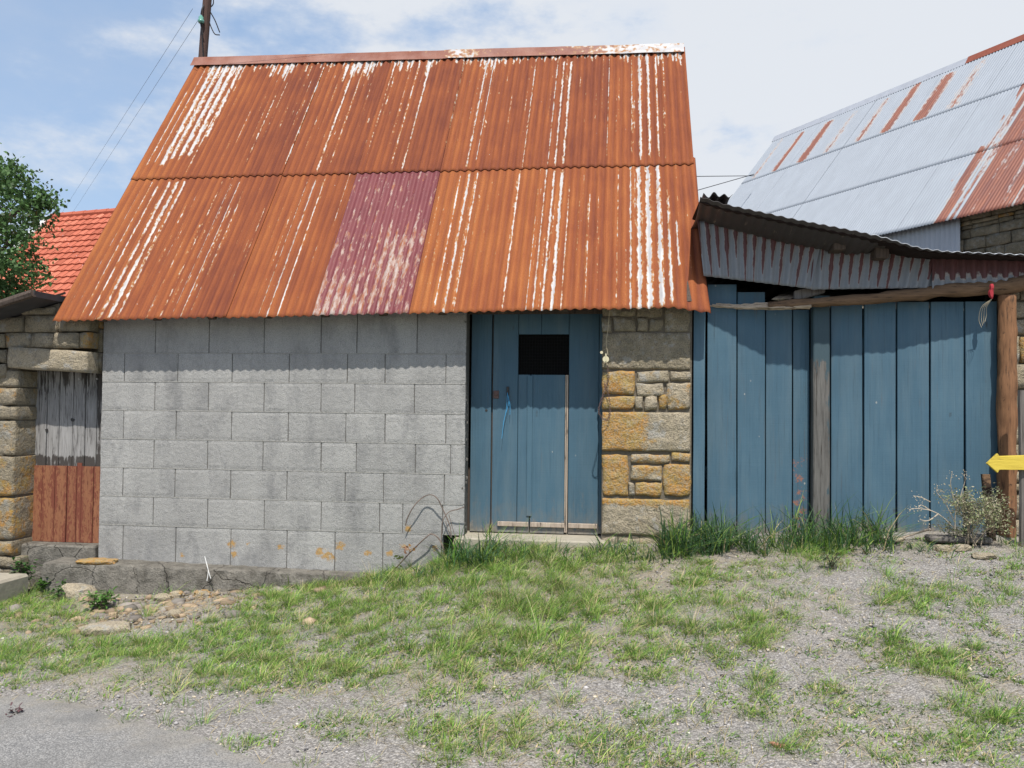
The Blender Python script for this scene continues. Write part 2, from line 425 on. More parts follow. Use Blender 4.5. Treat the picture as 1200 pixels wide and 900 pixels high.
def m_leaf(name, trans=.3, rough=.6):
    n = N(name); n.tint(); return n.out(n.tcol, rough, trans=trans, spec=.25)

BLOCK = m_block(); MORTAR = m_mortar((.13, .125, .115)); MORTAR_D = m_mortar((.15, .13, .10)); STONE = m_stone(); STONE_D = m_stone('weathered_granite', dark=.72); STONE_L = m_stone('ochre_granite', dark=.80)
RUST = m_rust('rusty_corrugated_iron'); MAROON = m_rust('maroon_corrugated_iron', True)
GALV = m_galv('galvanised_sheet'); DRIP = m_galv('rust_streaked_sheet', True, (.22, .232, .245), .25)
BLUE = m_paint(); BLUE_W = m_paint('worn_blue_paint')
OLDWOOD = m_wood('weathered_grey_wood', (.055, .048, .043), (.2, .182, .165), grain=(75, 75, 4))
LOG = m_wood('brown_log', (.075, .038, .024), (.27, .14, .072), grain=(55, 55, 6), worn=(.05, .03, .022), wsc=(14, 14, 9), wamp=3.2)
LOGH = m_wood('brown_lintel_log', (.055, .036, .025), (.21, .13, .075), grain=(6, 70, 70), worn=(.045, .03, .022), wsc=(7, 16, 16), wamp=3.0)
PALE = m_wood('splintered_pale_wood', (.24, .18, .13), (.52, .43, .33), grain=(4, 50, 50))
TRIM = m_wood('bare_wood_strip', (.20, .155, .12), (.44, .37, .30), grain=(50, 50, 6))
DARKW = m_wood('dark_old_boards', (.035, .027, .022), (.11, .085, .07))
DOORW = m_wood('silvered_door_boards', (.075, .071, .067), (.31, .302, .295), dark=(.03, .026, .024), grain=(75, 75, 5), worn=(.06, .054, .05), wsc=(40, 40, 4))  # worn tone also carries the painted shade at the board tops
DOORR = m_wood('red_brown_door_boards', (.17, .07, .04), (.27, .12, .064), dark=(.09, .03, .02), grain=(50, 50, 12), worn=(.165, .055, .036), wsc=(60, 60, 22), wamp=2.0)
def m_conc():
    n = N('old_concrete'); f = n.noise(9, 7, rough=.7); g = n.noise(90, 3)
    col = n.ramp(f, [(.3, (.085, .078, .066)), (.5, (.175, .163, .14)), (.72, (.27, .25, .215))])
    col = n.mix(n.ramp(g, [(.3, .6), (.5, 0)]), col, (.06, .056, .05))
    e = n.vor(2.6, n.mix(.12, n.obj(), n.noise(5, 4, col=True)), 'DISTANCE_TO_EDGE'); cr = n.ramp(e, [(.0, 1), (.012, 0)])
    col = n.mix(n.math('MULTIPLY', cr, n.ramp(n.noise(2.5, 2), [(.52, 0), (.6, .7)])), col, (.03, .028, .025))
    h = n.math('ADD', n.math('MULTIPLY', f, 1.6), n.math('SUBTRACT', n.math('MULTIPLY', g, .4), n.math('MULTIPLY', cr, .6)))
    return n.out(col, .95, n.bump(h, 1.0, .02), spec=.1)
CONC = m_conc()
CAPST = m_plain('pale_concrete', (.34, .31, .25), .95, .25, 20, .1, .6)
GROUND = m_ground(); ASPH = m_asphalt(); GRASS = m_leaf('grass_blade', .35, .55); LEAF = m_leaf('leaf', .25, .5)
PEB = m_leaf('pebble', 0, .9)
BARK = m_wood('bark', (.05, .04, .03), (.14, .11, .085))
POLE = m_wood('creosoted_pole', (.045, .028, .024), (.115, .072, .06))
IRON = m_plain('dark_iron', (.03, .028, .027), .6, .3, 40, .4)
WIREM = m_plain('black_cable', (.02, .02, .022), .6, .1, 10)
WHITE = m_plain('white_plastic', (.7, .7, .68), .5, .1, 10)
ROPE = m_plain('pale_cord', (.42, .36, .25), .9, .3, 80)
CHAIN = m_plain('rusty_chain', (.13, .085, .075), .7, .5, 120)
BTWINE = m_plain('blue_twine', (.06, .30, .55), .6, .3, 80)
YEL = m_wood('worn_yellow_paint', (.50, .36, .045), (.62, .48, .08), dark=(.30, .22, .06), grain=(6, 40, 60))
RED = m_plain('red_cloth', (.33, .035, .045), .9, .3, 40)
TILE = None
# ------------------------------------------------------------------ sky and sun
EL, AZ = math.radians(60), math.radians(10)            # sun stands a little right of the wall's normal
TOSUN = Vector((math.sin(AZ)*math.cos(EL), -math.cos(AZ)*math.cos(EL), math.sin(EL)))
sl = bpy.data.lights.new('sun', 'SUN'); so = bpy.data.objects.new('sun', sl); COL.objects.link(so)
sl.energy = 5.0; sl.angle = math.radians(.55); sl.color = (1, .955, .88)
so.rotation_euler = TOSUN.to_track_quat('Z', 'Y').to_euler(); so.location = (3, -12, 20)
w = bpy.data.worlds.new('World'); scene.world = w; w.use_nodes = True
nt = w.node_tree; nt.nodes.clear()
def wn(t, **k):
    x = nt.nodes.new(t)
    for a, b in k.items(): setattr(x, a, b)
    return x
sky = wn('ShaderNodeTexSky', sky_type='NISHITA'); sky.sun_disc = False; sky.sun_elevation = EL; sky.sun_rotation = math.pi-AZ
sky.air_density = 1.0; sky.dust_density = 1.2; sky.ozone_density = 1.0
bgs = wn('ShaderNodeBackground'); bgs.inputs[1].default_value = .15
nt.links.new(sky.outputs[0], bgs.inputs[0])
tc = wn('ShaderNodeTexCoord')
mp = wn('ShaderNodeMapping'); mp.inputs['Scale'].default_value = (1, 1, 2.1); mp.inputs['Location'].default_value = (.35, .2, .1)
nt.links.new(tc.outputs['Generated'], mp.inputs[0])
n1 = wn('ShaderNodeTexNoise'); n1.inputs['Scale'].default_value = 2.3; n1.inputs['Detail'].default_value = 7; n1.inputs['Roughness'].default_value = .55; n1.inputs['Distortion'].default_value = .25
nt.links.new(mp.outputs[0], n1.inputs[0])
n2 = wn('ShaderNodeTexNoise'); n2.inputs['Scale'].default_value = 7; n2.inputs['Detail'].default_value = 6; n2.inputs['Roughness'].default_value = .6
nt.links.new(mp.outputs[0], n2.inputs[0])
sx = wn('ShaderNodeSeparateXYZ'); nt.links.new(tc.outputs['Generated'], sx.inputs[0])
def wm(op, a, b, clamp=False):
    x = wn('ShaderNodeMath', operation=op, use_clamp=clamp)
    for i, v in enumerate((a, b)):
        if isinstance(v, bpy.types.NodeSocket): nt.links.new(v, x.inputs[i])
        else: x.inputs[i].default_value = v
    return x.outputs[0]
# a bank of cloud covers the eastern half, scattered cumulus the west
cov = wm('ADD', wm('MULTIPLY', n1.outputs[0], 1.0), wm('ADD', wm('MULTIPLY', n2.outputs[0], .75), wm('ADD', wm('MULTIPLY', sx.outputs[0], .62), .07)))
low = wm('MULTIPLY', wm('SUBTRACT', .30, sx.outputs[2], True), .75)
cov = wm('ADD', wm('ADD', cov, low), -.05)
north = wm('MULTIPLY', wm('ADD', sx.outputs[1], .10), 1.6, True)      # clouds cut back behind the camera to keep the ambient light low
mr = wn('ShaderNodeMapRange', interpolation_type='SMOOTHSTEP'); nt.links.new(cov, mr.inputs[0])
mr.inputs[1].default_value = .56; mr.inputs[2].default_value = .84; mr.inputs[3].default_value = .56; mr.inputs[4].default_value = .96
cr = wn('ShaderNodeValToRGB'); nt.links.new(wm('ADD', wm('MULTIPLY', mr.outputs[0], .8), wm('MULTIPLY', n2.outputs[0], .35)), cr.inputs[0])
cr.color_ramp.elements[0].position = .48; cr.color_ramp.elements[0].color = (.44, .66, 1.0, 1)
cr.color_ramp.elements[1].position = .92; cr.color_ramp.elements[1].color = (.90, .94, 1, 1)
bgc = wn('ShaderNodeBackground'); bgc.inputs[1].default_value = .82; nt.links.new(cr.outputs[0], bgc.inputs[0])
mx = wn('ShaderNodeMixShader'); nt.links.new(wm('MULTIPLY', mr.outputs[0], wm('ADD', wm('MULTIPLY', north, .92), .08)), mx.inputs[0]); nt.links.new(bgs.outputs[0], mx.inputs[1]); nt.links.new(bgc.outputs[0], mx.inputs[2])
wo = wn('ShaderNodeOutputWorld'); nt.links.new(mx.outputs[0], wo.inputs[0])
vs = scene.view_settings; vs.view_transform = 'Standard'; vs.look = 'None'; vs.exposure = 0.1; vs.gamma = 1; vs.use_curve_mapping = False
scene.render.engine = 'CYCLES'; scene.cycles.max_bounces = 6

# ------------------------------------------------------------------ ground
WX = [-60, -12, -8, -5, -3.9, -3, -2.2, -1.4, -.8, -.37, 0, .7, 1.2, 2, 2.7, 3.8, 6, 12, 60]
WZ = [-.2, -.2, -.12, -.06, -.03, -.005, .05, .13, .25, .40, .46, .49, .52, .58, .62, .65, .70, .8, .8]
FX = [-60, -8, -2, 1, 4, 8, 60]; FZ = [-.1, -.05, 0, .02, .12, .2, .2]
def gz(x, y):
    a = np.interp(x, WX, WZ); b = np.interp(x, FX, FZ)
    t = np.clip(-np.asarray(y)/4.6, 0, 1)**.85
    return a*(1-t)+b*t
def gnd(px, py):
    d = ray(px, py); lo, hi = 1.0, 20.0
    for _ in range(40):
        m = (lo+hi)/2; p = CAM+d*m
        if p[2] > gz(p[0], p[1]): lo = m
        else: hi = m
    return CAM+d*lo
fx = np.arange(-6.2, 6.6, .045); fy = np.arange(-7.4, .35, .045)
gx = np.concatenate([[-900, -300, -100, -50, -25, -14, -9], fx, [8, 11, 16, 30, 60, 150, 400, 900]])
gy = np.concatenate([[-900, -300, -100, -40, -20, -12, -9], fy, [.8, 1.6, 3, 6, 12, 25, 60, 150, 400, 900]])
GX, GY = np.meshgrid(gx, gy); GZ = gz(GX, GY)
flat = GX.ravel(); flaty = GY.ravel(); bump = np.zeros(len(flat)); tg = np.zeros((len(flat), 3), np.float32)
for i in np.nonzero((np.abs(flat) < 7) & (flaty > -8) & (flaty < .5))[0]:
    x, y = flat[i], flaty[i]
    bump[i] = .018*noise.fractal((x*1.6, y*1.6, 3), 1, 2, 2)+.007*noise.fractal((x*9, y*9, 1), 1, 2, 2)
def soil_of(x, y):
    s = .55*np.exp(-((x+3.0)**2/.8+(y+.55)**2/.35))+.32*np.exp(-((y+.25)**2/.12))+.28*np.exp(-((x-.3)**2/1.2+(y+1.0)**2/.5))
    return s
tg[:, 0] = .5; tg[:, 1] = soil_of(flat, flaty)
GV = np.stack([flat, flaty, GZ.ravel()+bump], 1); nxg = len(gx)
ii = (np.arange(len(gy)-1)[:, None]*nxg+np.arange(nxg-1)[None, :]).ravel()
go = npmesh('ground', GV, [np.stack([ii, ii+1, ii+nxg+1, ii+nxg], 1)], tg, GROUND, smooth=True); tag(go, kind='structure')
# asphalt lane along the front, its crumbled edge running away from the camera to the left
edge_px = [(-330, 800), (-150, 806), (0, 808), (60, 806), (150, 826), (300, 866), (450, 905), (640, 960), (900, 1060)]
ex = []; ey = []
for p in edge_px:
    q = gnd(*p); ex.append(q[0]); ey.append(q[1])
rx = np.concatenate([[-300, -100, -40, -20, -12, -8], np.arange(-6.2, 6.5, .04), [8, 12, 25, 60, 200]])
RV = []; RF = []; rows = 26
ex, ey = np.array(ex), np.array(ey); o_ = np.argsort(ex)
for x in rx:
    ye = np.interp(x, ex[o_], ey[o_])
    if abs(x) < 7: ye += .07*nz(x*2.2, 0, 5)+.03*nz(x*11, 4, 5)
    yn = ye-4.6
    for k in range(rows+1):
        y = ye+(yn-ye)*k/rows
        z = gz(x, y)+.024*(min(1, k/2.))+.003
        if k == 0: z -= .03
        RV.append((x, y, z+(.006*nz(x*1.5, y*1.5, 9) if abs(x) < 7 else 0)))
RT = np.full((len(RV), 3), .5); RT[:, 1] = np.tile(np.exp(-np.arange(rows+1)*4.6/rows/.38), len(rx))*.85
RV = np.array(RV); jj = (np.arange(len(rx)-1)[:, None]*(rows+1)+np.arange(rows)[None, :]).ravel()
ro = npmesh('road', RV, [np.stack([jj, jj+1, jj+rows+2, jj+rows+1], 1)], RT, ASPH, smooth=True); tag(ro, kind='structure')
# ------------------------------------------------------------------ corrugated sheets
PITCH = .0765
def corr(mb_name, P, s0, s1, v0, v1, mat, parent=None, nv=24, zinc=None, shade=.5, lift=None, amp=.0095, pitch=PITCH, per=10, deform=None, thick=.0016, len_u=1.0, len_v=1.0, phase=0.0):
    'P(s,v)->point and normal; s in metres across, v metres down'
    ns = max(4, int(round((s1-s0)/pitch*per))); V = []; T = []; UV = []
    for j in range(nv+1):
        v = v0+(v1-v0)*j/nv
        for i in range(ns+1):
            s = s0+(s1-s0)*i/ns
            p, n = P(s, v); h = amp*math.cos(2*math.pi*(s+phase)/pitch)
            if lift: h += lift(s, v)
            q = np.array(p)+np.array(n)*h
            if deform: q = deform(q, s, v)
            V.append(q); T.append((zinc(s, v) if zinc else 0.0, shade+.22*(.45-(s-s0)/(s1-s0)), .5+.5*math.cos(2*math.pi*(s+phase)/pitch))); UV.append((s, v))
    k = ns+1; a = (np.arange(nv)[:, None]*k+np.arange(ns)[None, :]).ravel()
    F = np.stack([a, a+k, a+k+1, a+1], 1)
    o = npmesh(mb_name, np.array(V), [F], np.array(T, np.float32), mat, parent, smooth=True)
    uvl = o.data.uv_layers.new(name='UVMap'); UV = np.array(UV, np.float32)
    li = np.empty(len(o.data.loops), np.int32); o.data.loops.foreach_get('vertex_index', li)
    uvl.data.foreach_set('uv', UV[li].ravel())
    md = o.modifiers.new('thickness', 'SOLIDIFY'); md.thickness = thick; md.offset = 0
    return o

# ------------------------------------------------------------------ the stone barn
XL, XR = -3.615, 1.455
barn = empty('stone_barn', (-1.08, 0, .3), 'small barn with steep rusty corrugated roof, grey concrete block wall and blue door', 'barn')
eL = np.array([-3.93, -.24, 2.275]); eR = np.array([1.50, -.24, 2.373]); rL = np.array([-3.93, 2.1, 5.485]); rR = np.array([1.53, 2.1, 5.405])
SL = math.hypot(2.34, 3.12)
def roofP(s, v):
    a = (s+3.93)/5.445; b = v/SL
    p = (rL*(1-a)+rR*a)*(1-b)+(eL*(1-a)+eR*a)*b
    return p, np.array([0, -.800, .600])
def roof_uv(px, py):
    d = ray(px, py); lo, hi = -.8, 2.6
    for _ in range(50):
        m = (lo+hi)/2; p = CAM+d*((m-CAM[1])/d[1]); b = (2.1-m)/2.34; a = (p[0]+3.93)/5.445
        z = (rL[2]*(1-a)+rR[2]*a)*(1-b)+(eL[2]*(1-a)+eR[2]*a)*b
        if p[2] > z: lo = m
        else: hi = m
    return p[0], b*SL
# zinc left on the rust: runs measured off the photograph, then laid down the slope
SC = 2.5
def c3(x, y): return roof_uv(50+x/SC, 30+y/SC)
def c4(x, y): return roof_uv(430+x/SC, 30+y/SC)
runs_top = []; runs_bot = []
def run(L, fn, a, b, w, s0=1.0, s1=.6):
    A = fn(*a); B = fn(*b); x = (A[0]+B[0])/2
    L.append((x, A[1], B[1], w*.8, (.31+.34*s0), (.31+.34*s1)))
for a, b, w, s0, s1 in [((500,122),(350,415),.034,1.2,1.0),((525,122),(372,395),.034,1.2,1.0),((550,122),(392,395),.032,1.2,.9),((575,122),(415,385),.028,1.1,.9),((592,122),(470,330),.024,1,.8),
        ((480,128),(330,405),.022,.8,.9),((395,210),(283,400),.020,.8,.8),((425,195),(305,418),.021,.9,.8),((535,215),(418,440),.016,.8,.6),((600,125),(565,165),.03,1,.6),
        ((690,200),(592,400),.012,.75,.62),((675,205),(615,385),.013,.9,.62),((718,170),(640,340),.009,.7,.5),((830,122),(708,418),.012,.85,.7),((905,122),(812,430),.022,1,.62),((885,240),(783,430),.012,.7,.6),((935,122),(850,420),.012,.9,.6),((560,330),(525,395),.008,.7,.6)]:
    run(runs_top, c3, a, b, w*(1.45 if s0 >= 1.1 else 1), s0, s1)
for a, b, w, s0, s1 in [((155,110),(72,420),.014,.8,.66),((190,112),(98,425),.022,1.05,.62),((80,112),(2,380),.012,.8,.55),((280,110),(228,380),.011,.8,.55),((352,110),(288,425),.024,1.1,.62),((380,110),(310,400),.014,.95,.58),
        ((495,100),(455,415),.014,.9,.75),((557,108),(530,412),.016,.8,.66),((577,108),(550,412),.02,.9,.8),((598,108),(573,412),.026,1.1,.7),((710,104),(700,390),.009,.85,.6),
        ((775,100),(773,385),.013,.85,.6),((797,98),(800,396),.026,1.1,.95),((820,95),(827,392),.026,1.1,.85),((845,95),(851,388),.018,.95,.8),((865,95),(872,300),.011,.8,.55)]:
    run(runs_top, c4, a, b, w, s0, s1)
k = 0
xs = -3.72
while xs < 1.5:                                        # short white teeth under the ridge cap
    ln = .09+.16*abs(nz(xs*3, 1, 2))*1.8+.12*random.random()
    fr_ = ((xs+3.93)/.78) % 1
    if xs < .1 and .15 < fr_ < .75: ln += random.uniform(.05, .28)*(1-abs(fr_-.42)*2.2)
    runs_top.append((xs+random.uniform(-.006, .006), -.05, ln if random.random() < .86 else .08, random.uniform(.014, .026), .95, .5)); xs += PITCH*.5
for a, b, w, s0, s1 in [((330,455),(112,848),.013,.75,.75),((352,455),(135,852),.016,.85,.85),((378,455),(165,855),.018,.9,.9),((396,455),(196,855),.024,.85,1.1),((412,455),(225,855),.015,.9,.7),((300,470),(88,830),.009,.6,.62),
        ((540,455),(330,852),.010,.66,.6),((556,460),(376,852),.014,.8,.66),((580,458),(405,855),.018,.95,.8),((600,460),(430,855),.010,.62,.62),((655,520),(580,720),.009,.75,.6),
        ((782,450),(628,852),.014,.8,.72),((803,450),(655,855),.022,1,.9),((826,450),(692,855),.014,.75,1.1),((715,480),(640,640),.006,.6,.55)]:
    run(runs_bot, c3, a, b, w, s0, s1)
for a, b, w, s0, s1 in [((275,430),(200,848),.014,.8,.75),((303,430),(226,848),.02,.9,.95),((327,430),(254,840),.014,.95,.7),((345,490),(290,655),.010,.62,.6),((450,425),(398,835),.015,.85,.85),
        ((525,420),(492,838),.016,.75,.95),((548,420),(518,838),.02,.9,1.0),((573,420),(546,838),.024,.9,1.15),((596,470),(570,838),.012,.62,.8),((505,540),(462,838),.010,.55,.8),((650,500),(640,820),.005,.5,.58),
        ((750,408),(720,820),.011,.65,.7),((775,405),(775,832),.018,.8,1.0),((800,402),(800,832),.028,1,1.15),((826,400),(830,828),.034,1.05,1.3),((855,398),(865,822),.028,.9,1.2),((880,480),(900,812),.02,.55,1.2),((910,570),(918,705),.016,.9,.9)]:
    run(runs_bot, c4, a, b, w*(1.2 if s1 >= 1.1 else 1), s0, s1)
for _ in range(110):                                     # many faint runs besides
    x = round(random.uniform(-3.85, 1.45)/PITCH)*PITCH+random.choice((0, .012, -.012)); a = random.uniform(.1, 1.2); runs_top.append((x, a, a+random.uniform(.2, 1.0), random.uniform(.005, .010), random.uniform(.42, .56), .40))
    x = round(random.uniform(-3.85, 1.45)/PITCH)*PITCH+random.choice((0, .012, -.012)); a = random.uniform(2.0, 3.2); runs_bot.append((x, a, a+random.uniform(.3, 1.4), random.uniform(.005, .010), random.uniform(.42, .56), .44))
def zinc_of(R):
    R = np.array(R)
    def fn(s, v):
        d = np.abs(s-R[:, 0])/R[:, 3]; m = d < 1.75
        if not m.any(): return 0.0
        q = R[m]; dd = d[m]
        t = np.clip((v-q[:, 1])/(q[:, 2]-q[:, 1]), -.4, 1.4)
        endf = np.clip(np.minimum((v-q[:, 1])/.05, (q[:, 2]-v)/.10)+.75, 0, 1)
        val = (q[:, 4]*(1-t)+q[:, 5]*t)*np.clip(1.04-.6*dd, 0, 1)*endf
        return float(min(1.1, val.max()))
    return fn
ZT, ZB = zinc_of(runs_top), zinc_of(runs_bot)
def ZM(s, v):                                          # the maroon sheet: pale scuffs, more of them low down
    f = max(0, (v-2.9)/1.0); cr_ = .5+.5*math.cos(2*math.pi*s/PITCH)
    b = math.exp(-((v-3.0)/.10)**2)*(1 if s > -1.2 else .2)
    lowl = math.exp(-((s+1.45)/.2)**2)*max(0, (v-3.35)/.5); mid = math.exp(-((s+1.05)/.13)**2)*math.exp(-((v-3.35)/.25)**2)
    return min(.5, (.12+.3*cr_)*(.30*f+.45*b+.65*lowl+.9*mid)+.09*cr_)
bm = MB()                                              # boarded deck and rafters carry the sheets
for i in range(11):
    x = XL+.05+i*(5.0/10)
    a, na = roofP(x, .12); b, nb = roofP(x, SL-.10)
    q = [np.array(a)+np.array(na)*-.03, np.array(b)+np.array(nb)*-.03]
    hw = np.array([.035, 0, 0]); dn = np.array([0, .8, -.6])*.10
    V = [q[0]-hw, q[0]+hw, q[1]+hw, q[1]-hw, q[0]-hw+dn, q[0]+hw+dn, q[1]+hw+dn, q[1]-hw+dn]
    bm.add(V, [(0, 1, 2, 3), (7, 6, 5, 4), (0, 4, 5, 1), (1, 5, 6, 2), (2, 6, 7, 3), (3, 7, 4, 0)])
roof = bm.build('roof', DARKW, barn)
seams = [-3.93, -3.10, -2.37, -1.595, -.82, -.035, .745, 1.525]
shades_t = [.62, .38, .42, .40, .50, .42, .52]; shades_b = [.60, .46, .58, 0, .78, .66, .60]
JV = .522*SL
for i in range(7):
    a, b = seams[i], seams[i+1]
    def lift(s, v, a=a, b=b, i=i): return .018*(v/JV)**6*0+.009+.004*(1 if i % 2 else 0)+.003*(s-a)/(b-a)-.012*max(0, 1-v/.3)*0
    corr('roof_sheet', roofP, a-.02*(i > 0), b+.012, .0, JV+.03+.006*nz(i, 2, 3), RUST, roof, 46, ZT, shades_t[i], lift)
def sag(q, s, v):                                      # the last sheet's free corner is torn and bent back
    t = max(0, (s-1.30)/.22)*max(0, (v-2.75)/1.1)
    return q+np.array([.025*t*t, .05*t, -.035*t])
for i in range(7):
    a, b = seams[i], seams[i+1]
    def lift(s, v, a=a, b=b, i=i): return .0+.004*(1 if i % 2 else 0)+.003*(s-a)/(b-a)
    j = .008*nz(i*3.3, 5, 1)
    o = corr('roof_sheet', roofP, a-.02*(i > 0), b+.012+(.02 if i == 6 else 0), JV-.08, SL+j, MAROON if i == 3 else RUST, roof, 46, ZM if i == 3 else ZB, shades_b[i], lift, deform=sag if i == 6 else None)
    if i == 3: o['label'] = 'maroon painted roof sheet with pale scuffs'
# rear slope, plain
def rearP(s, v): 
    p = np.array([s, 2.1+v/SL*2.34, 5.46-v/SL*3.12]); return p, np.array([0, .8, .6])
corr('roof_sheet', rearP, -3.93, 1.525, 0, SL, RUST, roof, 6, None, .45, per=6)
# ridge cap: two overlapping bent plates
RIDGE = m_rust('worn_ridge_iron', False, .6)
def capseg(x0, x1, up, zin):
    mb = MB(); V = []; T = []; n = 24
    for i in range(n+1):
        x = x0+(x1-x0)*i/n; a = (x+3.93)/5.445; zr = rL[2]*(1-a)+rR[2]*a; w_ = .004*nz(x*3, 0, 2)
        for (dy, dz) in ((-.105, -.108), (-.06, -.045), (-.022, .018), (.022, .018), (.06, -.045), (.12, -.125)):
            V.append((x, 2.1+dy, zr+.028+up+dz+w_))
            T.append((zin(x), .30, .3))
    F = [(i*6+k, (i+1)*6+k, (i+1)*6+k+1, i*6+k+1) for i in range(n) for k in range(5)]
    mb.add(V, F, T); o = mb.build('ridge_cap', RIDGE, roof)
    uvl = o.data.uv_layers.new(name='UVMap')
    for l in o.data.loops:
        c = o.data.vertices[l.vertex_index].co; uvl.data[l.index].uv = (c.y*.3+c.z*.2, c.x)
    md = o.modifiers.new('thickness', 'SOLIDIFY'); md.thickness = .003
capseg(-3.95, -1.0, 0, lambda x: .26)
capseg(-1.04, 1.54, .006, lambda x: (.5 if -.98 < x < -.62 else (.3 if x < .2 else min(.58, .32+.3*(x-.2)))))
# block wall -------------------------------------------------------------
rows = [  # vertical joints, px x of the survey picture (crop scale 2.667)
    [192,360,532,710,822,1010], [95,262,432,610,792,910,1100], [190,358,532,710,815,1002], [92,257,430,607,787,910,1100],
    [187,355,528,710,820,1005,1115], [90,253,427,603,785,905,1095], [185,355,532,710,893,965,1090], [90,255,427,603,753,903]]
mb = MB(); top = 2.27; XBR = -.385
spots = [(430, 740, 20, .95), (438, 772, 18, .9), (583, 750, 17, .85), (705, 765, 20, 1.0), (732, 772, 18, .95), (716, 778, 14, .9), (770, 745, 22, .9), (742, 785, 25, .7), (858, 768, 18, .85), (925, 768, 17, .95), (982, 692, 17, 1.0), (965, 748, 22, .6), (990, 750, 16, .75), (1066, 752, 14, .9), (275, 775, 14, .8), (480, 738, 9, .7), (838, 722, 10, .6)]
SP = []
for (x, y, r, k_) in spots:
    p = at(110+x/2.667, 360+y/2.667); SP.append((p[0], p[2], r/2.667/141*.62, k_*.95))
def lich(x, z): return max([0]+[k_*max(0, 1.25-.62*math.hypot(x-a, (z-b)*1.15)/r) for a, b, r, k_ in SP])
for r_, js in enumerate(rows):
    z1 = top-.249*r_+ (0 if r_ else 0.0); z0 = z1-.249
    if r_ == 0: z1 += .10
    xs_ = [XL]+[at(110+j/2.667, 360+(90+r_*92)/2.667)[0] for j in js]+[XBR]
    if r_ == 7: z0 -= .10
    for i in range(len(xs_)-1):
        a, b = xs_[i], xs_[i+1]
        if r_ == 7 and i == len(xs_)-2: b = -.56                # the missing corner at the foot of the door
        g = .0022
        patch(mb, a+(g if i else 0)+.001*random.random(), b-g-.001*random.random(), z0+.0022, z1-.0022, 0+random.uniform(-.0012, .0012), .03, .016, .0011, .0015, seed=r_*13+i*3.7,
              tint=(min(1, max(0, random.gauss(.5, .28))), 0, 0), step=.03, fr=26, lich=lich, wob=.0022)
bw = mb.build('block_wall', BLOCK, barn)
mb = MB()
for r_ in range(7):
    z = top-.249*(r_+1); x1_ = XBR-.01
    rbox(mb, XL+.003, x1_, .0002, .006, z-.0040, z+.0040, .0005)
mb.build('bed_joint', m_mortar((.30, .292, .27)), bw)['kind'] = 'stuff'
mb = MB(); rbox(mb, XL+.004, -.565, .0075, .19, -.1, 2.55, .003); rbox(mb, -.564, XBR-.006, .0078, .19, .532, 2.55, .003)
# rough mortar smeared on the ends towards the door
for i in range(60):
    z = random.uniform(.36, 2.3); rock(mb, (XBR-.012+random.uniform(-.012, .006), .012+random.uniform(-.006, .12), z), random.uniform(.008, .018), i, n=1)
mb.build('block_mortar', MORTAR, bw)
# footing ----------------------------------------------------------------
mb = MB()
def foot():
    n = 180; V = []; m = 9
    for i in range(n+1):
        x = -3.93+2.75*i/n; t = i/n
        zt = .228-.045*t+.008*nz(x*6, 1, 0); yo = -.27+.16*t
        prof = [(.02, zt+.012), (yo*.5, zt+.006), (yo+.004, zt+.002), (yo-.002, zt-.006), (yo-.012, zt-.07), (yo-.008, zt-.13), (yo-.016, zt-.2), (yo-.02, zt-.3), (yo-.02, zt-.5)]
        for k_, (y, z) in enumerate(prof):
            d = .016*nz(x*5, z*9, 4)+.011*nz(x*19, z*25, 2)
            cut = -.018 if (k_ in (4,) and nz(x*4, 3, 8) > .05) else 0
            V.append((x, y+(d if k_ > 1 else 0)-cut, z+.006*nz(x*12, k_, 1)))
    F = [(i*m+k_, i*m+k_+1, (i+1)*m+k_+1, (i+1)*m+k_) for i in range(n) for k_ in range(m-1)]
    mb.add(V, F)
    L = [v for v in V[:m]]; L = [(v[0], .02, -.4) for v in L[:1]]+L
    mb.add(L, [tuple(range(len(L)))])
foot()
fo = crisp(mb.build('footing', CONC, barn, True), 50)
mb = MB()                                              # loose mortar and dirt on the ledge
for i in range(60):
    x = random.uniform(-3.5, -1.0); rock(mb, (x, random.uniform(-.05, 0), .222-.045*(x+3.93)/2.75), random.uniform(.008, .022), i, n=1, sq=(1.3, .8, .7))
mb.build('ledge_rubble', MORTAR_D, fo)['kind'] = 'stuff'
# stone pier ---------------------------------------------------------------
mb = MB()
def pz(x, y): p = at(680+x/3.106, 350+y/3.106, -.01); return p[0], p[2]
pier = [(78,-10,205,66,.35,0),(205,-10,300,66,.3,0),(78,66,117,120,.35,0),(117,70,205,119,.4,0),(207,70,246,119,.35,0),(248,76,306,119,.4,0),(304,-10,403,118,.35,0),
        (78,123,403,258,.35,.02),(78,263,200,352,.6,.55),(78,354,197,405,.6,.5),(203,262,322,305,.5,.22),(205,309,309,354,.65,.1),(197,354,230,405,.45,0),(232,355,283,407,.7,.2),(285,351,321,405,.6,.4),
        (325,263,403,302,.45,.05),(312,304,403,405,.65,.25),(78,411,403,558,.65,.35),(78,563,178,720,.55,.62),(180,565,328,600,.6,.3),(330,563,403,598,.6,.35),(180,604,300,665,.55,.35),(176,669,198,722,.6,.2),(200,669,297,722,.55,.5),(302,601,403,722,.6,.5),
        (78,726,403,868,.6,.12),(140,872,283,925,.45,.1),(285,874,403,930,.4,0),(78,872,137,930,.4,0)]
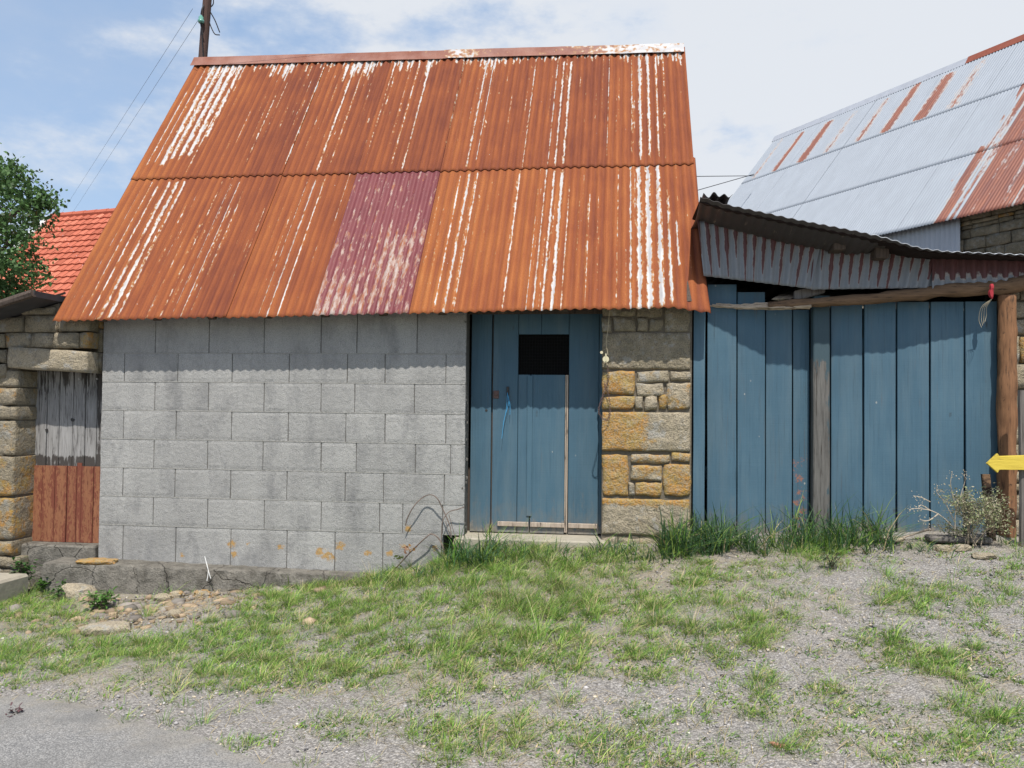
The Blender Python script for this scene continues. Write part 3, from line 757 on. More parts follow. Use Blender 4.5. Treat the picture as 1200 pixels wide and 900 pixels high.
for i, (a, b, c, d, sh, li) in enumerate(pier):
    x0, z1 = pz(a, b); x1, z0 = pz(c, d); x0 += .004; x1 -= .004
    def lf(x, z, li=li, i=i, x0=x0, x1=x1, z0=z0, z1=z1):
        if i == 17: return .85*math.exp(-((x-(x0+.16*1.0))/.17)**2)+.1
        if i == 25: return .75*math.exp(-((z-z1)/.06)**2)
        if i == 7: return .4*math.exp(-((z-z0)/.03)**2)*math.exp(-((x-x0-.5)/.2)**2)
        return li
    big = (c-a) > 250
    patch(mb, x0, x1, z0, z1, -.012+random.uniform(-.008, .008), .06, .06 if big else .16, .010, .010 if big else .016, seed=i*2.3+1, tint=(sh, 0, .35 if sh < .45 else .05), lich=lambda x, z, lf=lf, bb_=(b > 250): lf(x, z)*1.15+(.17 if bb_ else .02), step=.02, fr=14, wob=.008 if big else .016, skew=(random.uniform(-.006, .006), random.uniform(-.008, .008)) if not big else (0, 0))
pr = mb.build('stone_pier', STONE, barn, True)
mb = MB(); rbox(mb, .738, XR-.004, .012, .5, .25, 2.5, .004); mb.build('pier_mortar', MORTAR_D, pr)
# other walls of the barn (stone gables and rear)
mb = MB()
def gable(mb, x0, x1):
    pts = [(.2, -.3), (4.2, -.3), (4.2, 2.3), (2.1, 5.33), (.2, 2.72)]
    V = [(x0, y, z) for y, z in pts]+[(x1, y, z) for y, z in pts]; n = len(pts)
    mb.add(V, [tuple(range(n)), tuple(range(2*n-1, n-1, -1))]+[(i, n+i, n+(i+1) % n, (i+1) % n) for i in range(n)])
gable(mb, XL, XL+.35); gable(mb, 1.10, XR-.01)
rbox(mb, XL+.36, 1.09, 3.8, 4.2, -.3, 2.3, .01); mb.build('rear_wall', STONE_D, barn)
# door -----------------------------------------------------------------------
YD = .20
def dz(x, y): p = at(530+x/2.903, 350+y/2.903, YD); return p[0], p[2]
def board(mb, xa, xb, zt, zb, y=YD, th=.025, tint=(.5, 0, 0), b=.003, lean=0.0, nseg=14, wear=True):
    'plank with its own slight twist and worn foot'
    V = []; T = []; n = nseg; sd = xa*7.1
    for j in range(n+1):
        t = j/n; z = zb+(zt-zb)*t
        dx = .0015*nz(z*2, sd, 1); dy = .0025*nz(z*1.3, sd, 5)
        prof = [(xa, th), (xa, b), (xa+b, 0), (xa+(xb-xa)*.35, 0), (xa+(xb-xa)*.65, 0), (xb-b, 0), (xb, b), (xb, th)]
        for q, (x, d) in enumerate(prof):
            V.append((x+dx+lean*(t-.5), y+d+dy+.0015*nz(x*9, z*2, sd), z))
            wr = (max(0, .55-(z-zb)*3.2) if wear else 0)+(.14 if q in (1, 2, 5, 6) else 0)
            T.append((tint[0], max(tint[1], wr), tint[2]))
    m = 8; F = [(j*m+q, j*m+(q+1) % m, (j+1)*m+(q+1) % m, (j+1)*m+q) for j in range(n) for q in range(m)]
    F += [tuple(range(m)), tuple(range(n*m+m-1, n*m-1, -1))]
    mb.add(V, F, T)
X = lambda x, y=500: dz(x, y)[0]
Z = lambda y: dz(280, y)[1]
mb = MB(); ztop = 2.62; zbot = Z(797)
board(mb, X(136), X(221), ztop, zbot, tint=(.45, 0, 0)); board(mb, X(222.5), X(263), Z(259), zbot, tint=(.55, 0, 0)); board(mb, X(222.5), X(300), ztop, Z(121), tint=(.5, 0, 0), wear=False)
board(mb, X(266), X(382), Z(259), zbot, tint=(.6, 0, 0)); board(mb, X(301), X(393.5), ztop, Z(121), tint=(.5, 0, 0), wear=False); board(mb, X(395), X(497), ztop, zbot, tint=(.38, 0, 0))
dr = mb.build('door', BLUE_W, barn)
mb = MB(); rbox(mb, X(254), X(272), YD-.010, YD-.001, Z(740), Z(262), .003, (.7, 0, 0)); mb.build('cover_strip', BLUE, dr)
mb = MB(); rbox(mb, X(383), X(393), YD-.006, YD+.015, zbot+.01, Z(259), .002, (.6, 0, 0)); mb.build('bare_strip', TRIM, dr)
mb = MB(); rbox(mb, X(386.8), X(388.6), YD-.0065, YD+.012, zbot+.02, Z(262), .0005); mb.build('strip_gap', DARKW, dr)
for a, b in ((157, 262), (268, 384), (397, 495)):
    mb = MB(); rbox(mb, X(a), X(b), YD-.022, YD-.002, Z(776), Z(760), .004, (.5, 0, 0)); mb.build('weather_bar', TRIM, dr)
mb = MB()
for i in range(19):
    x = X(222)+(X(393)-X(222))*i/18; tube(mb, [(x, YD+.012, Z(260)), (x, YD+.012, Z(121))], .0006, 4)
for i in range(14):
    z = Z(260)+(Z(121)-Z(260))*i/13; tube(mb, [(X(222), YD+.014, z), (X(393), YD+.014, z)], .0006, 4)
mb.build('vent_mesh', m_plain('black_wire', (.012, .012, .012), .7, .2, 20), dr)
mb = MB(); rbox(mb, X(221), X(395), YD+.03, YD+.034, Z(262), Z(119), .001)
o = mb.build('vent_backing', m_plain('vent_interior_shade', (.008, .008, .008), 1, .1, 8, 0), dr)  # black sheet standing in for the dark interior behind the opening
mb = MB(); rbox(mb, X(138), X(157), YD-.006, YD-.001, Z(341), Z(314), .003); tube(mb, [(X(148), YD-.018, Z(326)), (X(148), YD-.004, Z(326))], .012, 10); mb.build('latch', CHAIN, dr)
mb = MB(); rbox(mb, X(183), X(191), YD-.014, YD-.001, Z(330), Z(300), .003); mb.build('staple', IRON, dr)
mb = MB()                                              # fixed side plank, frame post at the right
board(mb, -.374, X(131), ztop, zbot, YD-.003, .06, (.42, .0, 0)); board(mb, X(498), .738, ztop, zbot+.01, YD-.012, .05, (.25, 0, 0))
df = mb.build('door_frame', BLUE_W, barn)
mb = MB(); tube(mb, [(X(115), YD-.0065, Z(382)), (X(115), YD+.01, Z(382))], .011, 12); mb.build('plank_hole', IRON, df)
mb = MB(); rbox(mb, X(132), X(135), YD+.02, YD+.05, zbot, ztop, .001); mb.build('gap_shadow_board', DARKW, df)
mb = MB()
rbox(mb, -.43, .78, -.10, .30, .30, zbot-.006, .012, fn=lambda x, y, z: (x, y+.012*nz(x*5, 2, 1), z+.008*nz(x*4, y*4, 6)))
mb.build('threshold', CAPST, barn)
mb = MB(); rock(mb, (-.40, -.06, .46), .062, 3, sq=(1.0, .8, .9)); rock(mb, (-.33, -.07, .41), .05, 4, sq=(1.1, .8, .9)); mb.build('threshold_stone', STONE, barn)
mb = MB(); rbox(mb, XL+.4, 1.08, .5, .52, .3, 2.5, .002); 
# dark boarding lines the wall head behind the eaves
rbox(mb, XL+.02, XR-.02, .07, .09, 2.36, 2.62, .002); mb.build('wall_plate', DARKW, barn)

# ------------------------------------------------------------------ things hanging on the barn
cd = empty('door_cord', at(714, 366, -.06), 'pale cord and small cream pulley with a knotted rusty chain beside the blue door', 'cord')
mb = MB(); P = [at(714.5, 364, -.08), at(712.5, 385, -.075), at(710.5, 402, -.07), at(712.5, 416, -.065)]; tube(mb, spline(P), .0028, 6); mb.build('cord', ROPE, cd)
mb = MB(); c = at(710, 421, -.065)
tube(mb, [c+np.array([0, -.012, 0]), c+np.array([0, .012, 0])], .026, 14); rbox(mb, c[0]-.006, c[0]+.006, c[1]-.016, c[1]+.016, c[2]-.02, c[2]+.045, .003); 
c2 = at(705, 413, -.06); tube(mb, [c2+np.array([0, -.008, 0]), c2+np.array([0, .01, 0])], .012, 10); mb.build('pulley', m_plain('cream_plastic', (.55, .5, .34), .5, .2, 30), cd)
mb = MB()
def chain(mb, P, r=.0045, ln=.02):
    S = spline(P, 10); L = [S[0]]; acc = 0
    for a, b in zip(S[:-1], S[1:]):
        acc += np.linalg.norm(b-a)
        if acc > ln*.72: L.append(b); acc = 0
    for i, (a, b) in enumerate(zip(L[:-1], L[1:])):
        m = (a+b)/2; t = (b-a)/(np.linalg.norm(b-a)+1e-9)*ln*.5
        s = np.cross(t, [0, 1, 0] if i % 2 else [.7, .5, .2]); s = s/np.linalg.norm(s)*.0065
        ring = [m+t*math.cos(q)+s*math.sin(q) for q in np.linspace(0, 2*math.pi, 9)]
        tube(mb, ring, .0022, 4, caps=False)
chain(mb, [at(712, 428, -.05), at(713, 445, -.05), at(710, 452, -.05), at(713, 463, -.05), at(715, 480, -.05), at(712, 492, -.06), at(705, 489, -.09), at(701.5, 481, -.1), at(705, 468, -.09), at(709, 455, -.06), at(708, 448, -.05)])
mb.build('chain', CHAIN, cd)
mb = MB()
for P in ([(594.5, 460), (596, 472), (592, 487), (590, 497), (588, 514)], [(594.5, 460), (597.5, 474), (597.5, 486)], [(594.5, 460), (593.5, 478), (589.5, 498)]):
    tube(mb, spline([at(x, y, YD-.02-.01*i) for i, (x, y) in enumerate(P)], 5), .0017, 5)
tag(mb.build('twine', BTWINE, None), 'short frayed end of blue twine hanging from the staple on the blue plank door', 'twine')
# strap end of white plastic band at the footing
mb = MB(); 
for P in ([(240, 652), (243, 664), (247, 678)], [(240, 652), (244, 668), (242.5, 681)]):
    tube(mb, spline([at(x, y, -.18-.04*i) for i, (x, y) in enumerate(P)], 5), .0026, 4)
tag(mb.build('plastic_strip', WHITE), 'thin white plastic strips hanging over the edge of the concrete footing', 'plastic strip')
# ------------------------------------------------------------------ rubble masonry generator
def rubble(mb, x0, x1, z0, z1, yf, yb, seed, hmin=.12, hmax=.2, wmin=.18, wmax=.45, amp=.012, bulge=.02, tint=(.4, .0, .2), zcut=None, step=.05, lich=0.0, frame=None):
    R = random.Random(seed); z = z0
    while z < z1-.03:
        h = min(R.uniform(hmin, hmax), z1-z)
        if z1-(z+h) < .06: h = z1-z
        x = x0-R.uniform(0, .1); first = True
        while x < x1-.02:
            wd = R.uniform(wmin, wmax); xe = min(x+wd, x1)
            if x1-xe < .08: xe = x1
            xs0 = max(x, x0)
            top_ = z+h-.006
            if zcut and zcut((xs0+xe)/2) < z+.05: x = xe; continue
            if zcut: top_ = min(top_, zcut((xs0+xe)/2))
            if h > .15 and R.random() < .22:
                zm = z+h*R.uniform(.4, .6)
                prs = [(z+.004, zm-.004), (zm+.004, top_)]
            else: prs = [(z+.004, top_)]
            for (a, b) in prs:
                if b-a < .03: continue
                patch(mb, xs0+.005, xe-.005, a, b, yf+R.uniform(-.012, .012), yb, .13, amp*1.1, bulge*.7, seed=R.uniform(0, 90), tint=(min(1, max(0, R.gauss(tint[0], .2))), max(0, R.gauss(lich, .22)), tint[2]), step=step, fr=12, wob=.012)
            x = xe
        z += h

# ------------------------------------------------------------------ stone outbuilding at the left
ls = empty('stone_outbuilding', (-5.2, 0, 0), 'low granite outbuilding with a lean-to roof and a plank door under a long stone lintel', 'outbuilding')
YF = -.13
XE = at(104, 420, YF)[0]                                # right end of its proud front
YV = YF-.29
_va, _vb = at(0, 354, YV), at(57, 335, YV)
def vz(x): return _va[2]+(x-_va[0])*(_vb[2]-_va[2])/(_vb[0]-_va[0])   # roof edge rises to the right
mb = MB()
xl = at(10, 420, YF)[0]; zl0 = at(60, 434.5, YF)[2]; zl1 = at(60, 409, YF)[2]
xd = at(17, 550, YF)[0]                                 # left jamb of the doorway
rubble(mb, -7.2, XE, zl1+.004, 3.0, YF, .1, 5, zcut=lambda x: vz(x)-.05 if x < -3.97 else 2.36, lich=.02, tint=(.5, 0, .25), hmin=.10, hmax=.17)
rubble(mb, -7.2, xl-.02, .9, zl1, YF, .1, 6, lich=.1, tint=(.5, 0, .2))
jamb = [(170,222,.35,1),(224,277,.6,1),(280,322,.45,1),(326,434,.5,0),(438,560,.9,0),(564,698,.95,1),(702,745,.7,0)]
for i, (a, b, li, k_) in enumerate(jamb):
    z1 = at(10, 370+a/2.647, YF)[2]; z0 = at(10, 370+b/2.647, YF)[2]
    xa = -4.62-.12*(i % 2)
    def lf(x, z, li=li): return li*(.6+.6*nz(x*6, z*6, 2)) if x < xd-.02 else li*.6
    patch(mb, xa, xd+(.012*nz(i, 3, 3)), z0, z1, YF+random.uniform(-.012, .012), .14, .10, .014, .012, seed=i*3.3, tint=(.6, 0, .15), lich=lf, step=.03, fr=11, wob=.01)
    rubble(mb, -7.2, xa-.01, z0, z1, YF, .1, 40+i, hmin=z1-z0, hmax=z1-z0+.01, lich=.25)
rubble(mb, -7.2, -4.25, -.35, at(10, 652, YF)[2], YF, .1, 11, lich=.2)
wl = mb.build('front_wall', STONE_L, ls, True)
mb = MB()                                               # long lintel
patch(mb, xl, XE, zl0, zl1, YF-.02, .1, .07, .008, .012, seed=2, tint=(.62, 0, .05), step=.03, fr=10, skew=(-.02, 0))
mb.build('lintel', STONE, ls, True)
mb = MB()                                               # set-back masonry next to the barn, and mortar core
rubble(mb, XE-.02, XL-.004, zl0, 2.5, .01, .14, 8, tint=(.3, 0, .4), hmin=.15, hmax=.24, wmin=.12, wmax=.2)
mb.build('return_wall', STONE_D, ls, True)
mb = MB()
rbox(mb, -7.2, xd-.01, YF+.04, .45, -.4, 2.2, .01); rbox(mb, xd-.02, XL-.01, .06, .45, zl0+.012, 2.28, .005)
V = []
for y in (YF+.04, .45):
    V += [(-7.2, y, 1.5), (-3.97, y, 1.5+.5), (-3.97, y, vz(-3.97)-.06), (-7.2, y, vz(-7.2)-.06)]
mb.add(V, [(0, 1, 2, 3), (7, 6, 5, 4), (0, 4, 5, 1), (1, 5, 6, 2), (2, 6, 7, 3), (3, 7, 4, 0)])
rbox(mb, -7.2, -6.85, .45, 3.2, -.4, 1.5, .01); rbox(mb, -7.2, XL-.36, 2.9, 3.2, -.4, 1.45, .01)
mb.build('wall_core', MORTAR_D, ls)
mb = MB()                                               # inner reveal of the doorway (left side)
for i, (a, b) in enumerate(((434, 480), (480, 520), (520, 575), (575, 650))):
    z1 = at(20, a, 0)[2]; z0 = at(20, b, 0)[2]
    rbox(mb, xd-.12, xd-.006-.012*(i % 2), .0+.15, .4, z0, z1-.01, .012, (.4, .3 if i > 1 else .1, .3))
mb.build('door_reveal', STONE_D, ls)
# its roof: slates on a sagging deck with a dark verge
mb = MB()
n = 20
for i in range(n):
    xa = -7.5+(3.54)*i/n; xb = -7.5+3.54*(i+1)/n
    V = [(x, y, vz(x)+.03*nz(x*.8, 2, 1)*.3+(.0 if z_ == 0 else -.05)) for z_ in (0, 1) for x, y in ((xa, YV), (xb, YV), (xb, 3.4), (xa, 3.4))]
    mb.add(V, [(0, 1, 2, 3), (7, 6, 5, 4), (0, 4, 5, 1), (1, 5, 6, 2), (2, 6, 7, 3), (3, 7, 4, 0)])
V = [(x, y, vz(x)+dz_) for dz_ in (0, -.05) for x, y in ((-3.96, .14), (-3.64, .14), (-3.64, 3.4), (-3.96, 3.4))]
mb.add(V, [(0, 1, 2, 3), (7, 6, 5, 4), (0, 4, 5, 1), (1, 5, 6, 2), (2, 6, 7, 3), (3, 7, 4, 0)])
lr = mb.build('roof', m_plain('dark_slate', (.055, .055, .06), .8, .4, 8, .2), ls)
mb = MB(); tube(mb, [(x, YV-.005, vz(x)-.02+.01*nz(x, 3, 3)) for x in np.linspace(-7.5, -3.965, 24)], .035, 8, rough=.2); mb.build('verge', DARKW, lr)
# door of vertical boards, silver grey above and red-brown below
YL = .13
def lx(px, py=540): return at(px, py, YL)[0]
zt, zm, zb_ = at(80, 430, YL)[2], at(80, 546, YL)[2], at(80, 635, YL)[2]
mb = MB(); rbox(mb, lx(36)-.05, XL-.02, YL+.03, YL+.05, zb_, zt+.1, .002); ld = mb.build('door', DARKW, ls)
mb = MB()
ed = [lx(36), lx(53.5), lx(68), lx(84), lx(98.5), lx(112), lx(122)]
for i in range(6):
    def seg(za, zb2, tt): board(mb, ed[i]+.003, ed[i+1]-.003, za, zb2, YL+random.uniform(-.004, .004), .03, tt, wear=False, nseg=24)
    n0 = len(mb.t); seg(zt+.05, zm-.01*random.random(), (.3+.4*random.random(), 0, 0))
    for q in range(n0, len(mb.t)):
        z = mb.v[q][2]; x = mb.v[q][0]; f = (z-zm)/(zt-zm)
        mb.t[q] = (mb.t[q][0], .18+.55*max(0, f-.55)*1.6+(.45 if f < .12 else 0)+.3*max(0, nz(x*9, z*4, 3))+(.3 if i == 5 else 0), 0)  # painted shade: darker towards the top and on the last board; rest wear
mb.build('upper_boards', DOORW, ld)
mb = MB(); e2 = [36, 51, 66, 80, 91, 97, 111, 122]; e2 = [lx(a) for a in e2]
for i in range(7):
    n0 = len(mb.t); board(mb, e2[i]+.002, e2[i+1]-.002, zm+(.03 if i == 4 else 0), zb_, YL-.012+random.uniform(-.003, .003), .03, (.3+.5*random.random(), 0, 0), wear=False, nseg=24)
    for q in range(n0, len(mb.t)):
        ed_ = (q-n0) % 8
        mb.t[q] = (mb.t[q][0], (.62 if ed_ in (0, 1, 2, 5, 6, 7) else .34)+(.25 if i == 4 else 0)+.25*nz(mb.v[q][0]*14, mb.v[q][2]*3, 7), 0)
mb.build('lower_boards', DOORR, ld)
for (x, y, r) in ((54, 504, .014), (84, 492, .017)):
    mb = MB(); tube(mb, [(lx(x), YL-.0065, at(x, y, YL)[2]), (lx(x), YL+.01, at(x, y, YL)[2])], r, 9, rough=.4); mb.build('knot_hole', IRON, ld)
ZN = m_plain('zinc_nail', (.4, .4, .4), .5, .1, 10)
for x in (91, 112):
    mb = MB(); tube(mb, [(lx(x), YL-.012, at(x, 444, YL)[2]), (lx(x), YL, at(x, 444, YL)[2])], .008, 8); mb.build('nail_head', ZN, ld)
mb = MB(); rbox(mb, xd-.03, XL-.02, -.02, .3, -.2, zb_-.004, .015, fn=lambda x, y, z: (x, y+.012*nz(x*6, z*5, 2), z+.008*nz(x*5, y*5, 3)))
crisp(mb.build('threshold', CONC, ls))
# pavement slab in front of it
mb = MB(); p0 = gnd(0, 690); 
rbox(mb, -6.6, -4.03, -.78, -.30, -.2, .15, .02, fn=lambda x, y, z: (x+.03*nz(y*3, 1, 1), y+.03*nz(x*2, 2, 1), z+.010*nz(x*2, y*2, 4)))
tag(mb.build('doorstep_slab', CAPST), 'pale concrete slab lying in front of the stone outbuilding door', 'slab')
mb = MB(); patch(mb, 0, 0.36, 0, .14, 0, 0.03, .3, .01, .02, 4, step=.03)
tmp = mb; mb = MB()
c = at(51*0+60+205/4, 640+40/4, -.2)
rock(mb, (c[0], -.17, .235), .11, 9, sq=(1.5, .7, .28), rot=.2, tint=(.6, 1.1, 0))
tag(mb.build('ledge_stone', STONE), 'flat stone covered in orange lichen on the left end of the concrete footing', 'stone')

# ------------------------------------------------------------------ lean-to timber shed with the blue gate
sh = empty('timber_shed', (2.7, .2, .6), 'lean-to shed with a wide blue plank gate under a low corrugated iron roof', 'shed')
YG = .10
def gx_(px, py, y): p = at(px, py, y); return p[0], p[2]
# left leaf swings in slightly towards the middle, right leaf nearly flush
def leaf(name, edges, ya, yb, tops, bots, tints, label=None):
    mb = MB(); x_first = edges[0]; x_last = edges[-1]
    for i in range(len(edges)-1):
        xm = (edges[i]+edges[i+1])/2; t = (xm-x_first)/(x_last-x_first); y = ya+(yb-ya)*t
        g = .006 if i else .002
        board(mb, edges[i]+g, edges[i+1]-.006, tops[i], bots[i], y+random.uniform(-.003, .003), .03, tints[i], lean=random.uniform(-.006, .006), nseg=20)
        if tints[i][2]: 
            for q in range(len(mb.t)-160-8, len(mb.t)): mb.t[q] = (mb.t[q][0], mb.t[q][1], .41 if .55 < mb.v[q][2] < 1.2 else (.27 if mb.v[q][2] < 1.9 else .05))
    o = mb.build(name, BLUE_W, sh); return o
eL_ = [gx_(790+a/2.5, 480, .13)[0] for a in (96, 184, 269.5, 351, 404)]
gl = leaf('gate_leaf', eL_, .105, .20, [2.60, 2.54, 2.44, 2.40], [.57, .57, .55, .54], [(.45, .0, 0), (.5, 0, 0), (.52, 0, 0), (.45, .12, .24)])
eR_ = [gx_(790+a/2.5, 480, .11)[0] for a in (461, 556, 652.5, 750, 851, 948)]
gr = leaf('gate_leaf', eR_, .13, .10, [2.45]*5, [.62, .63, .6, .62, .62], [(.42, 0, 0), (.6, 0, 0), (.5, 0, 0), (.62, 0, 0), (.55, 0, 0)])
mb = MB()                                               # ledges behind the boards
rbox(mb, eL_[0], eL_[-1], .24, .27, 1.0, 1.12, .004); mb.build('gate_rail', BLUE, gl); mb = MB(); rbox(mb, eL_[0], eL_[-1], .24, .27, 2.05, 2.17, .004); mb.build('gate_rail', BLUE, gl)
mb = MB(); rbox(mb, eR_[0], eR_[-1], .165, .195, 1.0, 1.12, .004); mb.build('gate_rail', BLUE, gr); mb = MB(); rbox(mb, eR_[0], eR_[-1], .165, .195, 2.05, 2.17, .004); mb.build('gate_rail', BLUE, gr)
mb = MB(); board(mb, gx_(812.5, 500, .02)[0], gx_(826, 500, .02)[0], 2.62, .5, .02, .09, (.6, 0, 0), wear=False); mb.build('jamb', BLUE, sh)
mb = MB()
xa, xb = gx_(790+408/2.5, 500, .07)[0], gx_(790+457/2.5, 500, .07)[0]
board(mb, xa, xb, 2.50, .5, .075, .09, (.5, 0, 0), b=.008, wear=False, nseg=30)
ps = mb.build('centre_post', m_wood('peeling_grey_blue_post', (.042, .041, .039), (.165, .158, .146), grain=(75, 75, 4), worn=(.055, .085, .10)), sh)
for v in ps.data.color_attributes['tint'].data: pass
for i, v in enumerate(ps.data.vertices):
    ps.data.color_attributes['tint'].data[i].color = (.5, .2+.42*max(0, (v.co.z-1.75)/.5)+.3*(1 if v.co.z > 2.0 else 0)+(.25 if v.co.x > xb-.03 else 0), 0, 1)
# log lintel, splintered at its thin left end
mb = MB()
lp = [(900, 357), (960, 355), (1000, 352), (1060, 346), (1120, 340), (1165, 336), (1210, 332), (1290, 326), (1400, 318)]
rr = [.030, .036, .042, .047, .052, .056, .058, .06, .06]
tube(mb, spline([at(x, y+1.2*math.sin(x*.05), .045 if x < 920 else -.01) for x, y in lp], 6), [rr[min(8, i//6)]+(rr[min(8, i//6+1)]-rr[min(8, i//6)])*(i % 6)/6 for i in range(49)], 14, rough=.4)
lg = mb.build('log_lintel', LOGH, sh, True)
mb = MB()
for k_ in range(9):
    o = np.array([0, random.uniform(-.02, .02), random.uniform(-.022, .022)]); s_ = random.uniform(828, 846)
    pts = [at(s_, 357.5+random.uniform(-1, 1), .075)+o*.3, at(868, 359, .075)+o*.7, at(905, 358, .045)+o*1.1, at(950, 356, .0)+o*1.3]
    S = spline(pts, 8); S = [p+np.array([0, .006*nz(i*.7, k_, 1), .008*nz(i*.6, k_, 4)]) for i, p in enumerate(S)]
    tube(mb, S, [.004+.011*i/len(S) for i in range(len(S))], 6, rough=.4)
mb.build('splintered_end', PALE, lg)
# round log post at the right
mb = MB(); S = [at(1181, y, -.0) for y in (346, 400, 460, 520, 580, 640)]
S = [np.array([p[0]+.006*nz(i, 2, 3), .015, p[2]]) for i, p in enumerate(S)]
tube(mb, spline(S, 8), .066, 18, rough=.22); mb.build('log_post', LOG, sh, True)
# side wall at the right
mb = MB(); rubble(mb, 3.86, 5.9, .4, 2.75, .10, .22, 21, lich=.05, tint=(.45, 0, .25), step=.05, hmin=.13, hmax=.22)
sw = mb.build('stone_wall', STONE, sh, True)
mb = MB(); rbox(mb, 3.87, 5.9, .14, .5, .3, 2.72, .005); rbox(mb, 5.5, 5.9, .5, 4.2, .3, 2.7, .005); prism(mb, [(XR+.004, .2), (5.49, .2), (5.49, 2.80), (3.3, 2.86), (XR+.004, 3.22)], 3.9, 4.2, .005); mb.build('wall_core', MORTAR_D, sw)
# hanging sheets above the gate, streaked with rust from the top
def fascia(TL, TR, BL, BR, y0, mat, seed, lab=None):
    TL, TR, BL, BR = [np.array(at(*p, y0)) for p in (TL, TR, BL, BR)]
    wd = np.linalg.norm(TR-TL)
    def P(s, v):
        a = s/wd; b = v; p = (TL*(1-a)+TR*a)*(1-b)+(BL*(1-a)+BR*a)*b
        return p+np.array([0, -.03*b, 0]), np.array([0, -1, 0])
    R = random.Random(seed); hh = {}
    def zf(s, v):
        k_ = int(math.floor(s/PITCH+.5)); fr_ = abs(s/PITCH-k_)
        if k_ not in hh: hh[k_] = (R.uniform(.55, 1.15), R.uniform(.75, 1.15))
        l, st = hh[k_]; wdt = (.26*max(0, 1-v/l)+.07)*(1+.5*nz(v*4, k_*1.7, seed))
        return max(0, min(1.0, st*(1.02-fr_/wdt*.62)))*(1 if v < l else .3) if seed != 3 else max(0, min(1.2, (1.6-v*1.7)*(.9+.8*(fr_ < .25))))
    return corr('fascia_sheet', P, 0, wd, 0, 1, mat, sh, 14, zf, .5, amp=.011)
fascia((817, 258), (962, 285), (824, 324), (949, 339), -.005, DRIP, 1)
fascia((953, 282), (1105, 300), (948, 340), (1092, 338), .012, DRIP, 2)
fascia((1092, 296), (1420, 310), (1090, 339), (1420, 320), -.004, DRIP, 3)
# roof sheet over the shed: level at the front, rising gently behind
fe = [(-.01, 1.475, 3.205, -.35), (0, 1.66, 3.14, -.36), (0, 2.154, 3.005, -.42), (0, 2.628, 2.912, -.38), (0, 2.864, 2.868, -.34), (0, 3.106, 2.812, -.30), (0, 3.283, 2.796, -.26), (0, 3.853, 2.776, -.2), (0, 4.6, 2.74, -.2), (0, 6.1, 2.70, -.2)]
FXs = [a[1] for a in fe]; FZs = [a[2] for a in fe]; FYs = [a[3] for a in fe]
def sroof(s, v):
    x = s; z = np.interp(x, FXs, FZs); y0 = np.interp(x, FXs, FYs)
    y = y0+v
    lip = np.clip((x-2.65)/.35, 0, 1)
    dzv = -.022*lip*max(0, 1-v/.16)-(1-lip)*.08*min(1, v/.3)
    return np.array([x, y, z+dzv+.02*lip*0+(-.012*min(v, .4)/.4)+max(0, v-.5)*.05*1.0]), np.array([0, 0, 1.0])
SROOF = m_rust('brown_shed_roof'); 
o = corr('roof_sheet', sroof, 1.475, 6.1, 0, 4.6, m_galv('shed_roof_sheet', True, (.055, .047, .045), .3), sh, 40, lambda s, v: (0 if s > 2.85 and v < .12 else .25), .4, amp=.0045, thick=.004)
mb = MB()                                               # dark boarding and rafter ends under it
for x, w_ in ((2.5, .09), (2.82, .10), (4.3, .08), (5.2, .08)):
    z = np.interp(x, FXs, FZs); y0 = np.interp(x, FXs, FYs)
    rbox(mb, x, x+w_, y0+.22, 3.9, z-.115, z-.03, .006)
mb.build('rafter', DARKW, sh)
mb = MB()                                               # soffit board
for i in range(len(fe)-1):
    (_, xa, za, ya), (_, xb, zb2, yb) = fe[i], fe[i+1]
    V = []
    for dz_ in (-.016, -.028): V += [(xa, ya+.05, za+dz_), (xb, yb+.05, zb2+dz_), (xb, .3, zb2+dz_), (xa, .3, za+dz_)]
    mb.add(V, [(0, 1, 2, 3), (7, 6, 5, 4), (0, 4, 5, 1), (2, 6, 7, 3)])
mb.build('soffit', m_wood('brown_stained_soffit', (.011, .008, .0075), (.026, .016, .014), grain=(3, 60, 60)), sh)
mb = MB()
def flapP(s, v): return np.array([1.50+s, -.33+v, 3.215-.05*s+.03*nz(s*9, v*3, 2)+.012]), np.array([0, 0, 1])
corr('roof_flap', flapP, 0, .22, 0, .5, m_galv('dark_old_sheet', True, (.12, .12, .13), .2), sh, 6, lambda s, v: .3, .4, amp=.012)
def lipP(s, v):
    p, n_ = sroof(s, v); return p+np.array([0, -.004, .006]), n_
corr('roof_sheet', lipP, 2.72, 6.1, 0, .13, m_galv('highlight_sheet_edge', False, (.55, .57, .6), .4), sh, 5, lambda s, v: .3 if 3.05 < s < 3.2 else 0, .4, amp=.0045, thick=.003)  # bright strip along the front edge, a highlight put into the colour
mb = MB(); p = at(945, 345, .08); rbox(mb, p[0]-.10, p[0]+.14, .05, .09, p[2]-.03, p[2]+.055, .008, fn=lambda x, y, z: (x, y, z+(x-p[0])*.28)); mb.build('broken_board', OLDWOOD, sh)
# red rag tied to the log lintel
rg = MB(); p = at(1162.5, 333, -.105); S = [p+np.array([.004*nz(i, 1, 1), -.004*math.sin(i), -.014*i]) for i in range(9)]
tube(rg, S, [.012, .016, .015, .014, .017, .018, .016, .012, .004], 7, rough=.8)
rag = empty('red_rag', p, 'scrap of red cloth with trailing threads tied to the log above the blue gate', 'rag')
rg.build('cloth', RED, rag)
mb = MB()
for k_ in range(4):
    q0 = p+np.array([0, 0, -.11]); tube(mb, spline([q0, q0+np.array([-.03-.02*k_*.6, .02, -.06]), q0+np.array([-.02-.018*k_, .05, -.12-.01*k_]), q0+np.array([-.035-.008*k_, .04, -.17-.015*k_])], 5), .0014, 4)
mb.build('thread', ROPE, rag)
